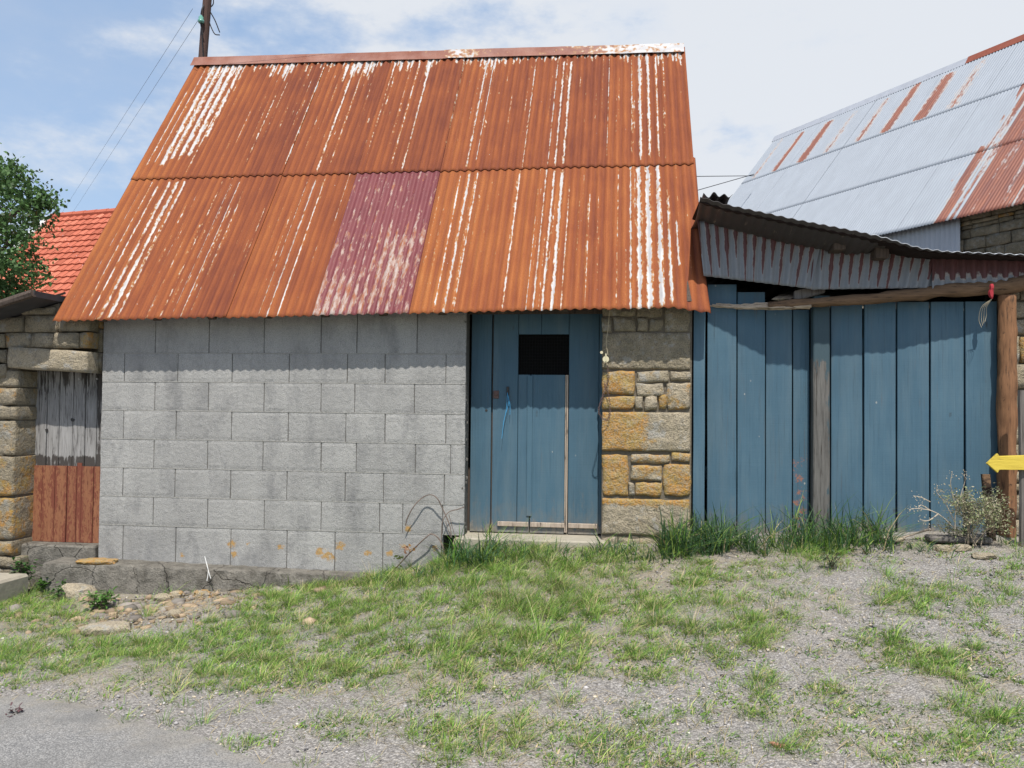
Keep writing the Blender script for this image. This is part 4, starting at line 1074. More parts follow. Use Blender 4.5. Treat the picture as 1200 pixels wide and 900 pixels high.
# ------------------------------------------------------------------ big barn behind, roof of bright corrugated sheets
BA = math.radians(25)
def c2w(X, Zd, z):                                      # camera-plan coordinates of the survey -> world
    return np.array([CAM[0]+X*_r[0]+Zd*_f0[0], CAM[1]+X*_r[1]+Zd*_f0[1], z])
U = np.array([math.sin(BA), -math.cos(BA)]); Vp = np.array([math.cos(BA), math.sin(BA)])   # along eave (towards us), and inwards
E0 = np.array([7.61, 18.0]); HW = 3.9; ZE = 5.44; PZ = 1.2
def bb(s, r, z): q = E0+U*s+Vp*r; return c2w(q[0], q[1], z)
S0, S1 = -6.85, 9.0
bbn = empty('large_barn', bb(0, HW, 0), 'big stone barn behind the shed with a pale galvanised roof partly gone to rust', 'barn')
LB = math.hypot(HW, HW*PZ)
nrm = bb(0, -PZ, 0)-bb(0, 0, 0); nrm = np.array([nrm[0], nrm[1], 1.0]); nrm /= np.linalg.norm(nrm)
def bigP(s, v):                                         # v metres from ridge down
    f = v/LB; return bb(s, HW*(1-f)-.18*f, ZE+HW*PZ*(1-f)-.15*f), nrm
def big_uv(px, py):
    d = ray(px, py); a = bb(0, 0, ZE); t = ((a-CAM)@nrm)/(d@nrm); p = CAM+d*t; q = p-a
    u3 = bb(1, 0, 0)-bb(0, 0, 0); s = q@u3; v = LB*(1-(p[2]-ZE)/(HW*PZ)); return s, v
def cb(x, y): return big_uv(780+x/2.648, 30+y/2.648)
bruns = []
for a, b, w_, k_ in (((362, 345), (292, 462), .13, .62), ((440, 305), (352, 445), .15, .95), ((520, 278), (432, 418), .22, .95), ((590, 262), (505, 395), .26, .56), ((682, 225), (605, 365), .2, .66), ((778, 182), (685, 338), .2, .95), ((884, 142), (788, 305), .25, .95), ((965, 135), (885, 270), .30, .58)):
    A = cb(*a); B = cb(*b); bruns.append(((A[0]+B[0])/2, .30, 2.08, w_*.72, k_*.78))
sR = big_uv(1098, 249)[0]                               # left edge of the rusty stretch near us
def bigz(s, v):
    val = 0.0
    for x, a, b, w_, k_ in bruns:
        d = abs(s-x)/w_
        if d < 1.3: val = max(val, k_*(1.15-d*.5)*(1 if a+.25*nz(x, 1, 1) < v < b else 0)*(.8+.25*(v/2)))
    lim = sR+(.35 if v < 4.0 else 0)-.25*((LB-v)/LB)+.1*nz(v*2, 3, 1)
    if s > lim: val = max(val, min(1, .50+.62*nz(s*5.5, v*.3, 4)+min(.22, (s-lim)*.25)))
    return val
sb = sR+.1; rows_b = [(-.02, 2.12), (2.05, 4.15), (4.08, LB+.06)]
mb = MB()
V = [bb(s, r, z) for s in (S0+.1, S1-.1) for r, z in ((.02, ZE-.03), (HW, ZE+HW*PZ-.10), (2*HW-.02, ZE-.03))]
mb.add(V, [(0, 1, 4, 3), (1, 2, 5, 4), (0, 2, 1), (3, 4, 5)])
br = mb.build('roof', DARKW, bbn)
GALV_L = m_galv('bright_galvanised_sheet', False, (.29, .32, .36), .3)
for j, (v0, v1) in enumerate(rows_b):
    ss = np.arange(S0, S1+.01, (S1-S0)/8)
    for i in range(8):
        corr('roof_sheet', bigP, ss[i], ss[i+1], v0, v1, GALV_L, br, 16, bigz, .5, lambda s, v, j=j, i=i: .003*(2-j)+.01+.003*(i % 2), amp=.011, per=6)
def bigR(s, v):
    f = v/LB; n2 = np.array([-nrm[0], -nrm[1], nrm[2]]); return bb(s, HW*(1+f), ZE+HW*PZ*(1-f)), n2
corr('roof_sheet', bigR, S0, S1, 0, LB, GALV_L, br, 6, None, .5, amp=.01, pitch=.3, per=6)
sC = big_uv(1140, 66)[0]
for a, b, mt, dz_ in ((S0-.05, sC, m_plain('zinc_ridge', (.36, .38, .42), .5, .2, 6), 0.0), (sC-.05, S1, m_plain('rusty_ridge', (.24, .075, .05), .85, .3, 10), .012)):
    mb = MB(); V = []
    for s in (a, b):
        for r, z in ((HW-.16, -.15), (HW-.04, .045), (HW+.04, .045), (HW+.16, -.15)): V.append(bb(s, r, ZE+HW*PZ+z+dz_))
    mb.add(V, [(0, 1, 5, 4), (1, 2, 6, 5), (2, 3, 7, 6), (0, 3, 2, 1), (4, 5, 6, 7)]); mb.build('ridge_cap', mt, br)
# walls: rubble front facing us, plain others
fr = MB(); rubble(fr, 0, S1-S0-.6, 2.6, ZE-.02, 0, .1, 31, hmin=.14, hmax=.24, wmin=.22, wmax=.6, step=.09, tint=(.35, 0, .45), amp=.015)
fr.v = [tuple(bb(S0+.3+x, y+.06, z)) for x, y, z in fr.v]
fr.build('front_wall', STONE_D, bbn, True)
mb = MB()
def bquad(s0, s1, r0, r1, z0, z1):
    V = [bb(s, r, z) for z in (z0, z1) for s, r in ((s0, r0), (s1, r0), (s1, r1), (s0, r1))]
    mb.add(V, [(3, 2, 1, 0), (4, 5, 6, 7), (0, 1, 5, 4), (1, 2, 6, 5), (2, 3, 7, 6), (3, 0, 4, 7)])
bquad(S0+.3, S1-.3, .12, .6, -.5, ZE-.03); bquad(S0+.3, S1-.3, 2*HW-.6, 2*HW-.1, -.5, ZE-.05); bquad(S0+.3, S0+.9, .61, 2*HW-.61, -.5, ZE-.06); bquad(S1-.9, S1-.3, .61, 2*HW-.61, -.5, ZE-.06)
mb.build('wall_core', MORTAR_D, bbn)
def shutP(s, v):
    return bb(s, -.035, ZE-.10-v), np.array([-Vp[0]*_r[0]-Vp[1]*_f0[0], -Vp[0]*_r[1]-Vp[1]*_f0[1], 0])
def wall_s(px, py):
    d = ray(px, py); a = bb(0, 0, 0); n = bb(0, 1, 0)-a; t = ((a-CAM)@n)/(d@n); return (CAM+d*t-a)@(bb(1, 0, 0)-a), (CAM+d*t)[2]
sa, sb_ = wall_s(1033, 290)[0], wall_s(1126, 262)[0]
corr('wall_panel', shutP, sa, sb_, 0, 1.0, m_galv('grey_wall_sheet', False, (.36, .39, .43), .3), bbn, 4, None, .5, pitch=.11, amp=.014, per=6)

# ------------------------------------------------------------------ red-tiled house at the left
TILE = N('clay_tile'); _t = TILE.tint(); _b = TILE.noise(1.2, 3)
TILEM = TILE.out(TILE.ramp(TILE.math('ADD', TILE.math('MULTIPLY', _t[0], .7), TILE.math('MULTIPLY', _b, .3)), [(.1, (.29, .075, .042)), (.5, (.44, .125, .075)), (.9, (.54, .19, .12))]), .8, TILE.bump(TILE.noise(30, 3), .2, .005), spec=.2)
th = empty('tiled_house', atd(60, 470, 21), 'house with a bright red clay tiled roof beyond the stone outbuilding', 'house')
A = atd(61, 255, 21.0); B = atd(200, 262, 19.8)          # ridge
ax = B-A; ax[2] = 0; ax /= np.linalg.norm(ax); LT = 6.5
dn = np.cross(ax, [0, 0, 1.0]); dn = dn if dn[1] < 0 else -dn
zr = A[2]; pit = math.radians(46); dv = dn*math.cos(pit)+np.array([0, 0, -math.sin(pit)]); nv_ = dn*math.sin(pit)+np.array([0, 0, math.cos(pit)])
mb = MB(); ROWS = 16; tw, tl = .22, .24
for r_ in range(ROWS):
    for c_ in range(int(LT/tw)):
        o = A+ax*(c_*tw)+dv*(r_*tl); sh_ = random.gauss(.5, .2); V = []
        for q in range(4):
            u = tw*q/3; h = (.0, .012, .028, .006)[q]
            V += [o+ax*u+nv_*(h+.0), o+ax*u+dv*(tl+.02)+nv_*(h+.035), o+ax*u+dv*(tl+.02)+nv_*(h-.01)]
        F = []
        for q in range(3): F += [(q*3, q*3+1, q*3+4, q*3+3), (q*3+1, q*3+2, q*3+5, q*3+4)]
        mb.add(V, F, (min(1, max(0, sh_)), 0, 0))
    # rear slope as one stepped sheet per course
    dv2 = -dn*math.cos(pit)+np.array([0, 0, -math.sin(pit)])
    o = A+dv2*(r_*tl); mb.add([o, o+ax*LT, o+ax*LT+dv2*tl, o+dv2*tl], [(0, 1, 2, 3)], (.5, 0, 0))
trf = mb.build('roof', TILEM, th)
mb = MB()
for i in range(int(LT/.36)):
    p0 = A+ax*(i*.36)+np.array([0, 0, .02]); p1 = p0+ax*.38; tube(mb, [p0, p1], [.085, .095], 8)
mb.build('ridge_tile', TILEM, trf)
mb = MB(); p0 = A-ax*.04+nv_*.06; p1 = p0+dv*(ROWS*tl)
mb.add([p0-ax*.11, p0+ax*.05, p1+ax*.05, p1-ax*.11]+[p-nv_*.12 for p in (p0-ax*.11, p0+ax*.05, p1+ax*.05, p1-ax*.11)], [(0, 1, 2, 3), (7, 6, 5, 4), (0, 4, 5, 1), (1, 5, 6, 2), (2, 6, 7, 3), (3, 7, 4, 0)])
mb.build('verge_board', m_plain('white_board', (.62, .62, .6), .7, .1, 8), trf)
mb = MB(); base = A+dv*(ROWS*tl-.2); depth = dn*math.cos(pit)
hwid = (ROWS*tl-.2)*math.cos(pit)
c_ = [A+dn*hwid, A+ax*LT+dn*hwid, A+ax*LT-dn*hwid, A-dn*hwid]; zt_ = base[2]-.05
V = [np.array([p[0], p[1], 0]) for p in c_]+[np.array([p[0], p[1], zt_]) for p in c_]+[A+np.array([0, 0, -.06]), A+ax*LT+np.array([0, 0, -.06])]
mb.add(V, [(0, 1, 5, 4), (1, 2, 6, 9, 5), (2, 3, 7, 6), (3, 0, 4, 8, 7)]); mb.build('wall', CAPST, th)

# ------------------------------------------------------------------ tree beyond the outbuilding
tr = empty('broadleaf_tree', atd(-25, 470, 15), 'dark green leafy tree rising behind the stone outbuilding', 'tree')
base = np.array(tr.location); base[2] = -.1
mb = MB(); tube(mb, spline([base, base+np.array([.1, 0, 1.6]), base+np.array([-.1, .1, 3.0]), base+np.array([.1, .2, 4.3]), base+np.array([0, .1, 5.2])], 6), [.22*(1-i/26)+.03 for i in range(25)], 10, rough=.2)
limbs = []
for k_ in range(9):
    a = k_*2.4; h = 1.9+.33*k_; s = base+np.array([0, 0, h]); r_ = 1.7-.1*k_
    e = s+np.array([math.cos(a)*r_, math.sin(a)*r_, .9]); limbs.append(e)
    tube(mb, spline([s, (s+e)/2+np.array([0, 0, .1]), e], 5), [.075*(1-i/12)+.01 for i in range(11)], 6)
mb.build('trunk', BARK, tr)
cl = []
for (px, py, d, r_) in [(20, 215, 15, .50), (-20, 205, 15, .6), (5, 245, 14.7, .6), (43, 238, 15, .36), (57, 238, 15, .2), (14, 280, 14.5, .6), (-15, 270, 14.5, .7), (10, 320, 14.3, .65), (18, 312, 14.4, .45), (-30, 330, 14.5, .8), (-60, 250, 15, .9), (-70, 310, 15, .9), (-30, 230, 16, .8), (20, 260, 16, .7), (10, 200, 15.5, .3), (-45, 370, 15, .8), (5, 350, 15, .5), (-70, 200, 15.4, .7), (-40, 175, 15.5, .5), (14, 340, 14.6, .3), (-90, 280, 15.3, 1.0)]:
    cl.append((atd(px, py, d), r_))
LV = []; LFc = []; LT_ = []
for c, r_ in cl:
    nsub = int(21*r_/.5)
    for q in range(nsub):
        dvec = rng.normal(size=3); dvec /= np.linalg.norm(dvec); sc = c+dvec*r_*rng.uniform(.35, 1.02)*np.array([1, 1, .8])
        br_ = rng.normal(0, .14)
        for l in range(24):
            p = sc+rng.normal(size=3)*.10*np.array([1, 1, .8]); t = rng.normal(size=3); t[2] -= .3; t /= np.linalg.norm(t); s = np.cross(t, rng.normal(size=3)); s /= np.linalg.norm(s)
            ln = rng.uniform(.06, .11); wd = ln*.32; k_ = len(LV)
            LV += [p, p+t*ln*.5+s*wd, p+t*ln, p+t*ln*.5-s*wd]; LFc.append((k_, k_+1, k_+2, k_+3))
            g = max(.35, 1+br_+rng.normal(0, .22)); LT_ += [(.07*g, .135*g, .042*g)]*4
npmesh('crown', np.array(LV), [np.array(LFc)], np.array(LT_, np.float32), LEAF, tr)
print('leaves', len(LFc))

# ------------------------------------------------------------------ pole and cables
pb = atd(237, 76, 12.0); ptop = atd(243.5, -8, 12.0); dp = (ptop-pb)/(ptop[2]-pb[2])
pol = empty('utility_pole', pb-dp*(pb[2]+.2), 'leaning dark wooden pole with a green glass insulator behind the rusty roof ridge', 'utility pole')
p0 = pb-dp*(pb[2]+.2); p1 = pb+dp*1.9
mb = MB(); tube(mb, [p0+(p1-p0)*i/12 for i in range(13)], [.085-.03*i/12 for i in range(13)], 12, rough=.06); mb.build('pole', POLE, pol, True)
mb = MB(); c = atd(235.6, 23, 11.9); tube(mb, [c+np.array([0, 0, z]) for z in (-.05, -.03, -.005, .0, .035, .04, .06)], [.035, .045, .045, .03, .036, .022, .018], 12)
mb.build('insulator', m_plain('green_glass', (.12, .30, .24), .15, .2, 9, .6), pol, True)
mb = MB(); tube(mb, spline([atd(240.5, 4, 12), atd(237, 10, 11.9), atd(235.6, 17, 11.9)], 5), .012, 6); mb.build('bracket', IRON, pol)
mb = MB()
for P in ([(246.5, 14), (252, 24), (256, 34), (257.5, 38)], [(245, 25), (248, 33), (252, 40), (257.5, 41)], [(236, 27), (236, 33), (238, 41)], [(250, -4), (250, 4), (247.5, 8)], [(235, 27), (236.5, 38), (237.5, 55), (238.5, 72)]):
    tube(mb, spline([atd(x, y, 11.9) for x, y in P], 6), .008, 5)
mb.build('loose_cable', WIREM, pol)
def cable(name, A, B, sagv, r, label, grp=None):
    mb = MB(); S = [A+(B-A)*t+np.array([0, 0, -sagv*4*t*(1-t)]) for t in np.linspace(0, 1, 30)]; tube(mb, S, r, 5); o = mb.build(name, WIREM)
    return tag(o, label, 'cable', grp)
cable('overhead_cable', atd(235.2, 19, 11.9), atd(52, 300, 45), 0.0, .0025, 'lower of two thin cables dropping from the pole towards the red tiled roof')
cable('overhead_cable', atd(226, 10, 12.2), atd(40, 300, 45), 0.0, .0025, 'upper of two thin cables running past the pole down to the left')
cable('overhead_cable', atd(-900, -118, 9), atd(1900, -112, 9), 1.07, .003, 'thin dark cable crossing the sky above the ridge at the top of the picture')
cable('overhead_cable', atd(238, 213, 12), atd(884, 206, 24), .0, .010, 'level cable running from behind the rusty roof to the large barn')
cable('overhead_cable', atd(237, 388, 12), atd(884, 204, 24), .0, .010, 'sloping cable rising from the shed roof to the large barn')

# ------------------------------------------------------------------ yellow arrow sign
YS = -.30
sg = empty('arrow_sign', at(1197, 640, YS), 'yellow painted wooden arrow pointing left, fixed to a grey stake at the right edge', 'sign')
mb = MB(); pl = [(1156.5, 543), (1169, 531.5), (1171, 534.5), (1215, 533), (1240, 532), (1240, 551), (1215, 551), (1171, 550.5), (1169, 554)]
q = [at(x, y, YS) for x, y in pl]; prism(mb, [(p[0], p[2]) for p in q], YS, YS+.02, .002, (.5, 0, 0)); mb.build('arrow_board', YEL, sg)
mb = MB(); c = at(1199, 560, YS+.05); tube(mb, [(c[0], YS+.06, .45), (c[0]+.004, YS+.06, 1.0), (c[0]-.003, YS+.06, 1.75)], [.03, .028, .026], 8, rough=.15); mb.build('stake', OLDWOOD, sg)
mb = MB(); p = at(1160, 570, -.14); board(mb, p[0]-.028, p[0]+.03, at(1160, 556, -.14)[2], .55, -.14, .03, (.8, .6, 0), b=.006, wear=False, lean=-.05, nseg=8)
tag(mb.build('stump_board', LOGH), 'short broken brown board standing upright behind the dry shrub', 'board')
# a board lying along the foot of the gate, and stones there
mb = MB(); a = at(1085, 627, -.16); b = at(1160, 628, -.2)
rbox(mb, a[0], b[0], -.26, -.12, .62, .665, .012, (.6, 0, 0), fn=lambda x, y, z: (x, y+.02*nz(x*4, 2, 2), z+.012*nz(x*6, y*6, 1)+(x-a[0])*.0))
tag(mb.build('lying_plank', OLDWOOD), 'grey weathered plank lying on the ground at the foot of the blue gate', 'plank')
def stone_at(px, py, r, seed, label, sq=(1.2, .9, .7), tint=(.6, 0, 0), grp=None, rot=0, mat=None, name='loose_stone'):
    g = gnd(px, py); mb = MB()
    if px < 300 and g[1] > -.40 and py < 700: g[1] = -.40; g[2] = gz(g[0], g[1])
    rock(mb, (g[0], g[1], g[2]+r*.32), r, seed, tint, sq, 3, rot); return tag(crisp(mb.build(name, mat or STONE, None, True), 28), label, 'stone', grp)
stone_at(122, 690, .10, 3, 'largest tan angular stone leaning on the concrete footing', (1.35, .8, .85), (.75, 0, 0), rot=.2)
stone_at(124, 742, .085, 5, 'flat pale stone at the lower left end of the rubble patch', (1.9, 1.0, .5), (.8, 0, 0), rot=.4)
stone_at(232, 690, .055, 7, 'orange tan stone against the footing left of the white strips', (1.1, .9, .8), (.65, .5, 0))
stone_at(261, 689, .055, 8, 'ochre stone against the footing right of the white strips', (1.3, .9, .8), (.65, .55, 0))
stone_at(191, 704, .055, 9, 'rounded tan stone in the middle of the rubble patch', (1.3, .9, .7), (.7, 0, 0), rot=.3)
stone_at(204, 722, .05, 12, 'small tan stone at the right side of the rubble patch', (1.2, .8, .7), (.7, 0, 0))
stone_at(1104, 645, .042, 14, 'left one of two rounded stones below the lying plank', (1.4, .9, .7), (.5, 0, 0))
stone_at(1127, 645, .045, 15, 'right one of two rounded stones below the lying plank', (1.5, .9, .7), (.55, 0, 0))
stone_at(1152, 654, .05, 16, 'flat stone at the right edge of the gravel near the shrub', (1.6, 1, .5), (.5, 0, 0))
stone_at(1045, 634, .05, 18, 'pale flat stone at the foot of the middle gate boards', (1.7, 1, .5), (.75, 0, 0))
# fallen stick
mb = MB(); tube(mb, spline([gnd(1045, 636)+np.array([0, 0, .01]), gnd(1066, 632)+np.array([0, 0, .03]), at(1090, 620, -.2)], 6), .008, 6, rough=.3)
tag(mb.build('stick', TRIM), 'pale dry stick leaning from the gravel onto the grey plank', 'stick')
# ------------------------------------------------------------------ grass, weeds, gravel
def vproj(P):
    q = P-CAM; dz = q@_f; return 600+FPX*(q@RI)/dz, 450-FPX*(q@UI)/dz
# growth zones: centre and radii as surveyed, density, blade length, dryness
ZONES = [(350,850,60,14,.5,.05,.4),(480,850,90,30,.6,.06,.4),(680,850,80,30,.6,.06,.4),(780,840,60,30,.5,.06,.4),(850,830,60,30,.5,.06,.3),(1000,780,80,30,.5,.06,.3),(1150,760,60,30,.5,.06,.3),(1050,880,90,20,.7,.06,.3),(800,880,90,20,.6,.06,.4),(1180,880,50,30,.8,.07,.2),(640,890,90,20,.6,.06,.4),(930,840,60,20,.5,.05,.3),(700,780,90,20,.6,.06,.4),(960,740,60,20,.4,.06,.3),(1160,800,50,20,.7,.06,.2),(130,715,120,42,.9,.10,.15),(40,770,90,40,.9,.08,.3),(40,715,60,25,.6,.08,.2),(120,770,90,30,.8,.09,.25),(210,775,110,38,1.0,.08,.3),(310,735,120,38,1.1,.09,.25),(280,790,110,26,.6,.07,.45),(400,720,110,45,1.1,.09,.3),(450,680,70,26,.8,.10,.35),(500,655,40,16,.8,.13,.2),
 (500,740,120,50,.9,.09,.4),(480,790,130,30,.8,.08,.45),(590,690,80,35,1.0,.12,.3),(640,715,45,32,1.6,.16,.2),(560,650,50,18,1.1,.17,.15),(630,655,80,16,1.0,.13,.2),(700,655,80,18,.9,.11,.3),(700,720,110,50,.8,.09,.45),(620,770,120,34,.9,.09,.4),(760,710,50,28,.8,.10,.3),
 (770,785,30,16,1.2,.10,.3),(670,818,18,10,1.2,.08,.4),(500,808,18,11,1.3,.09,.25),(560,765,30,16,.8,.08,.4),(600,860,45,22,1.1,.09,.4),(560,870,60,22,.7,.08,.4),(420,850,50,18,.9,.07,.3),(520,885,40,16,.8,.08,.4),(380,800,60,20,.6,.06,.5),(290,872,14,8,1.0,.06,.3),(700,880,70,22,.5,.07,.5),
 (860,672,55,14,1.4,.05,.1),(870,735,42,26,1.1,.10,.3),(880,745,30,14,1.0,.09,.3),(840,690,70,30,.7,.09,.35),(800,740,50,30,.6,.08,.5),(985,700,60,12,.7,.08,.3),(1060,708,26,18,1.1,.11,.25),(1108,700,28,15,1.3,.11,.25),(1045,755,25,14,1.1,.10,.3),(1085,770,60,14,.9,.06,.15),(1140,780,40,14,.9,.08,.2),(1125,790,40,14,.9,.08,.3),
 (890,815,14,11,1.6,.10,.3),(905,798,14,8,1.3,.10,.25),(970,808,22,8,1.2,.06,.4),(1028,808,10,7,1.5,.06,.6),(1000,832,60,18,.8,.05,.2),(1090,850,60,28,.9,.06,.2),(1165,840,60,32,1.7,.08,.12),(1090,880,60,18,1.0,.06,.2),(930,880,40,16,.9,.09,.3),(820,890,40,14,.6,.08,.4),(960,860,30,10,.6,.05,.3),(1150,720,60,30,.35,.06,.4),
 (1180,690,40,24,.5,.09,.3),(1120,640,70,12,.35,.08,.4),(975,655,28,14,1.2,.09,.2),(950,640,30,16,1.2,.14,.15),(1060,660,20,6,.8,.06,.2),(730,770,60,20,.5,.07,.5),(350,690,80,14,.7,.09,.3),(20,700,40,14,.5,.07,.2),(850,770,40,12,.5,.07,.4),(930,720,60,14,.5,.07,.4)]
BARE = [(195,708,90,30,1.8),(150,740,65,16,1.1),(590,722,45,16,.5),(640,655,25,7,.6),(700,690,35,12,.5),(560,795,40,10,.6),(640,800,50,14,.6),(720,740,35,14,.5),(400,768,40,12,.5),(450,720,30,10,.4),(330,720,24,8,.5),(790,700,30,14,.5)]
ZA = np.array(ZONES)
def sample(n, x0=-5.6, x1=5.4, y0=-4.3, y1=-.02):
    x = rng.uniform(x0, x1, n); y = rng.uniform(y0, y1, n); return np.stack([x, y, gz(x, y)], 1)
def patchy(P, sc, off): return np.array([noise.fractal((p[0]*sc, p[1]*sc, off), 1, 2, 3) for p in P])
class Blades:
    def __init__(s): s.V = []; s.T = []; s.n = 0
    def add(s, base, h, w_, lean, ang, col, curl=.5):
        'base (n,3); arrays per blade: seven vertices each'
        n = len(base); d = np.stack([np.cos(ang), np.sin(ang), np.zeros(n)], 1); sd = np.stack([-np.sin(ang+.6), np.cos(ang+.6), np.zeros(n)], 1)
        up = np.array([0, 0, 1.0]); out = []
        for t, wf in ((0, .8), (.4, 1.0), (.75, .65), (1.0, 0)):
            fwd = lean*h*(t**1.7); zz = h*t*(1-.28*np.minimum(1.4, lean)*t*curl*1.3)
            c = base+d*fwd[:, None]+up*zz[:, None]
            if wf: out += [c-sd*(w_*wf)[:, None]*.5, c+sd*(w_*wf)[:, None]*.5]
            else: out += [c]
        s.V.append(np.stack(out, 1).reshape(-1, 3)); s.T.append(np.repeat(col, 7, 0)); s.n += n
    def build(s, name, mat):
        V = np.concatenate(s.V); T = np.concatenate(s.T); k = np.arange(s.n)[:, None]*7
        q = np.concatenate([k+np.array([[0, 1, 3, 2]]), k+np.array([[2, 3, 5, 4]])]); t = k+np.array([[4, 5, 6]])
        return npmesh(name, V, [q, t], T, mat)
def colours(n, dry, rngv=.22):
    g = np.array([.14, .285, .045]); yg = np.array([.29, .40, .09]); st = np.array([.54, .44, .25]); bg = np.array([.075, .17, .055])
    u = rng.random(n); c = np.where((u < dry*.45)[:, None], st, np.where((u < dry*.45+.38)[:, None], yg, np.where((u > .86)[:, None], bg, g)))
    return np.clip(c*(1+rng.normal(0, rngv, n))[:, None], .01, .8)
G = Blades()
P = sample(150000); u, v = vproj(P)
Pn = patchy(P[:, :2], 3.2, 1.0); 
dens = np.zeros(len(P)); hh = np.zeros(len(P)); dr = np.zeros(len(P))
for (cx, cy, rx_, ry_, k_, h_, d_) in ZA:
    r2 = ((u-cx)/rx_)**2+((v-cy)/ry_)**2; wgt = k_*np.exp(-r2*1.1); dens += wgt; hh += wgt*h_; dr += wgt*d_
bare = np.zeros(len(P))
for (cx, cy, rx_, ry_, k_) in BARE: bare += k_*np.exp(-(((u-cx)/rx_)**2+((v-cy)/ry_)**2))
hh /= dens+1e-6; dr /= dens+1e-6
dens = np.clip(dens-bare, 0, 2)
Pf = patchy(P[:, :2], 9.0, 5.0)
keep = rng.random(len(P)) < np.clip(.11+np.clip(dens, 0, 1.2)*.50-.09+(.7*Pn+1.3*Pf)*(.35+.5*np.clip(dens, 0, .9)), 0, .9)*.15*(v < 812+.24*u)
TP = P[keep]; TH = hh[keep]; TD = dr[keep]; TDn = dens[keep]
gv, gw = vproj(GV); dg = np.zeros(len(GV)); okg = (np.abs(GV[:, 0]) < 6.3) & (GV[:, 1] > -5) & (GV[:, 1] < .3)
for (cx, cy, rx_, ry_, k_, h_, d_) in ZA: dg += k_*np.exp(-(((gv-cx)/rx_)**2+((gw-cy)/ry_)**2))
tg[:, 1] = np.where(okg, np.clip(tg[:, 1]+.22*np.clip(dg, 0, 1), 0, 1), tg[:, 1])
gb = np.ones((len(GV), 4), np.float32); gb[:, :3] = tg; go.data.color_attributes['tint'].data.foreach_set('color', gb.ravel())
print('tufts', len(TP))
# each tuft a handful of blades leaning outwards
cnt = np.clip((rng.normal(26, 11, len(TP))*(.55+.5*np.clip(TDn, 0, 1.5))).astype(int), 5, 70)
idx = np.repeat(np.arange(len(TP)), cnt); nb = len(idx)
tuft_h = np.clip(TH, .05, .2)*.66*rng.lognormal(0, .42, len(TP)); spread = rng.uniform(.012, .055, len(TP)); tdry = np.clip(TD+rng.normal(0, .22, len(TP)), 0, 1)
ang = rng.uniform(0, 2*np.pi, nb); rad = np.sqrt(rng.random(nb))*spread[idx]
base = TP[idx]+np.stack([np.cos(ang)*rad, np.sin(ang)*rad, np.zeros(nb)], 1); base[:, 2] = gz(base[:, 0], base[:, 1])-.008
h = tuft_h[idx]*rng.uniform(.45, 1.1, nb); 
tint_t = rng.normal(0, .16, len(TP))
col = colours(nb, tdry[idx])*(1+tint_t[idx])[:, None]
G.add(base, h, rng.uniform(.0014, .0034, nb), rng.uniform(.3, 1.8, nb), ang+rng.normal(0, .6, nb), np.clip(col, .01, .8))
# dry litter lying about
Pl = sample(30000); ul, vl = vproj(Pl); dl = np.zeros(len(Pl))
for (cx, cy, rx_, ry_, k_, h_, d_) in ZA: dl += k_*(.3+d_)*np.exp(-(((ul-cx)/(rx_*1.25))**2+((vl-cy)/(ry_*1.3))**2))
Pl = Pl[rng.random(len(Pl)) < np.clip(dl+.12*(ul > 250), 0, 1)*.8]; n = len(Pl); Pl[:, 2] += .006
G.add(Pl, rng.uniform(.015, .03, n), rng.uniform(.0018, .004, n), rng.uniform(1.5, 5.0, n), rng.uniform(0, 6.28, n), np.clip(np.array([.44, .36, .2])*(1+rng.normal(0, .22, n))[:, None], .05, .8), 0)
# low creeping leaves between the tufts
Pc = P[(rng.random(len(P)) < np.clip(dens*.9-.12+(1.0*Pn+.8*Pf)*(dens > .05), 0, 1)*.24)]; n = len(Pc)
for q in range(4):
    G.add(Pc+rng.normal(0, .02, (n, 3))*[1, 1, 0], rng.uniform(.007, .018, n), rng.uniform(.005, .010, n), rng.uniform(.8, 2.4, n), rng.uniform(0, 6.28, n), colours(n, .12)*.85, .2)
go2 = G.build('grass', GRASS); tag(go2, kind='stuff'); print('blades', G.n)
# tall broad-bladed grass at the foot of the gate and the door
T_ = Blades()
def tall(pxs, npl, h0, h1, w0, dry=.12, yo=0, blu=.62):
    for k_ in range(npl):
        px = random.uniform(*pxs); g = at(px, 600, -.02); y = random.uniform(-.42, -.03)+yo; z = gz(g[0], y)
        n = random.randint(4, 9); h_ = random.uniform(h0, h1)
        b = np.tile([g[0], y, z-.01], (n, 1))+rng.normal(0, .022, (n, 3))*[1, 1, 0]
        c = colours(n, dry)*.72; bl = rng.random(n) < blu; c[bl] = np.array([.06, .125, .055])*(1+rng.normal(0, .2, bl.sum()))[:, None]
        T_.add(b, h_*rng.uniform(.5, 1.05, n), rng.uniform(w0*.6, w0*1.2, n), rng.uniform(.1, 1.7, n), rng.uniform(0, 6.28, n), c, .7)
tall((775, 850), 78, .16, .50, .009); tall((850, 925), 44, .12, .36, .008); tall((925, 1030), 66, .12, .48, .008); tall((990, 1040), 10, .12, .25, .009)
tall((540, 590), 34, .16, .38, .010, yo=-.12); tall((590, 705), 40, .10, .20, .008, yo=-.12); tall((700, 790), 26, .10, .24, .009, yo=-.1); tall((1040, 1190), 20, .06, .16, .007, .5, -.1); tall((450, 530), 20, .08, .2, .008, .3, -.25)
tag(T_.build('tall_grass', GRASS), kind='stuff')
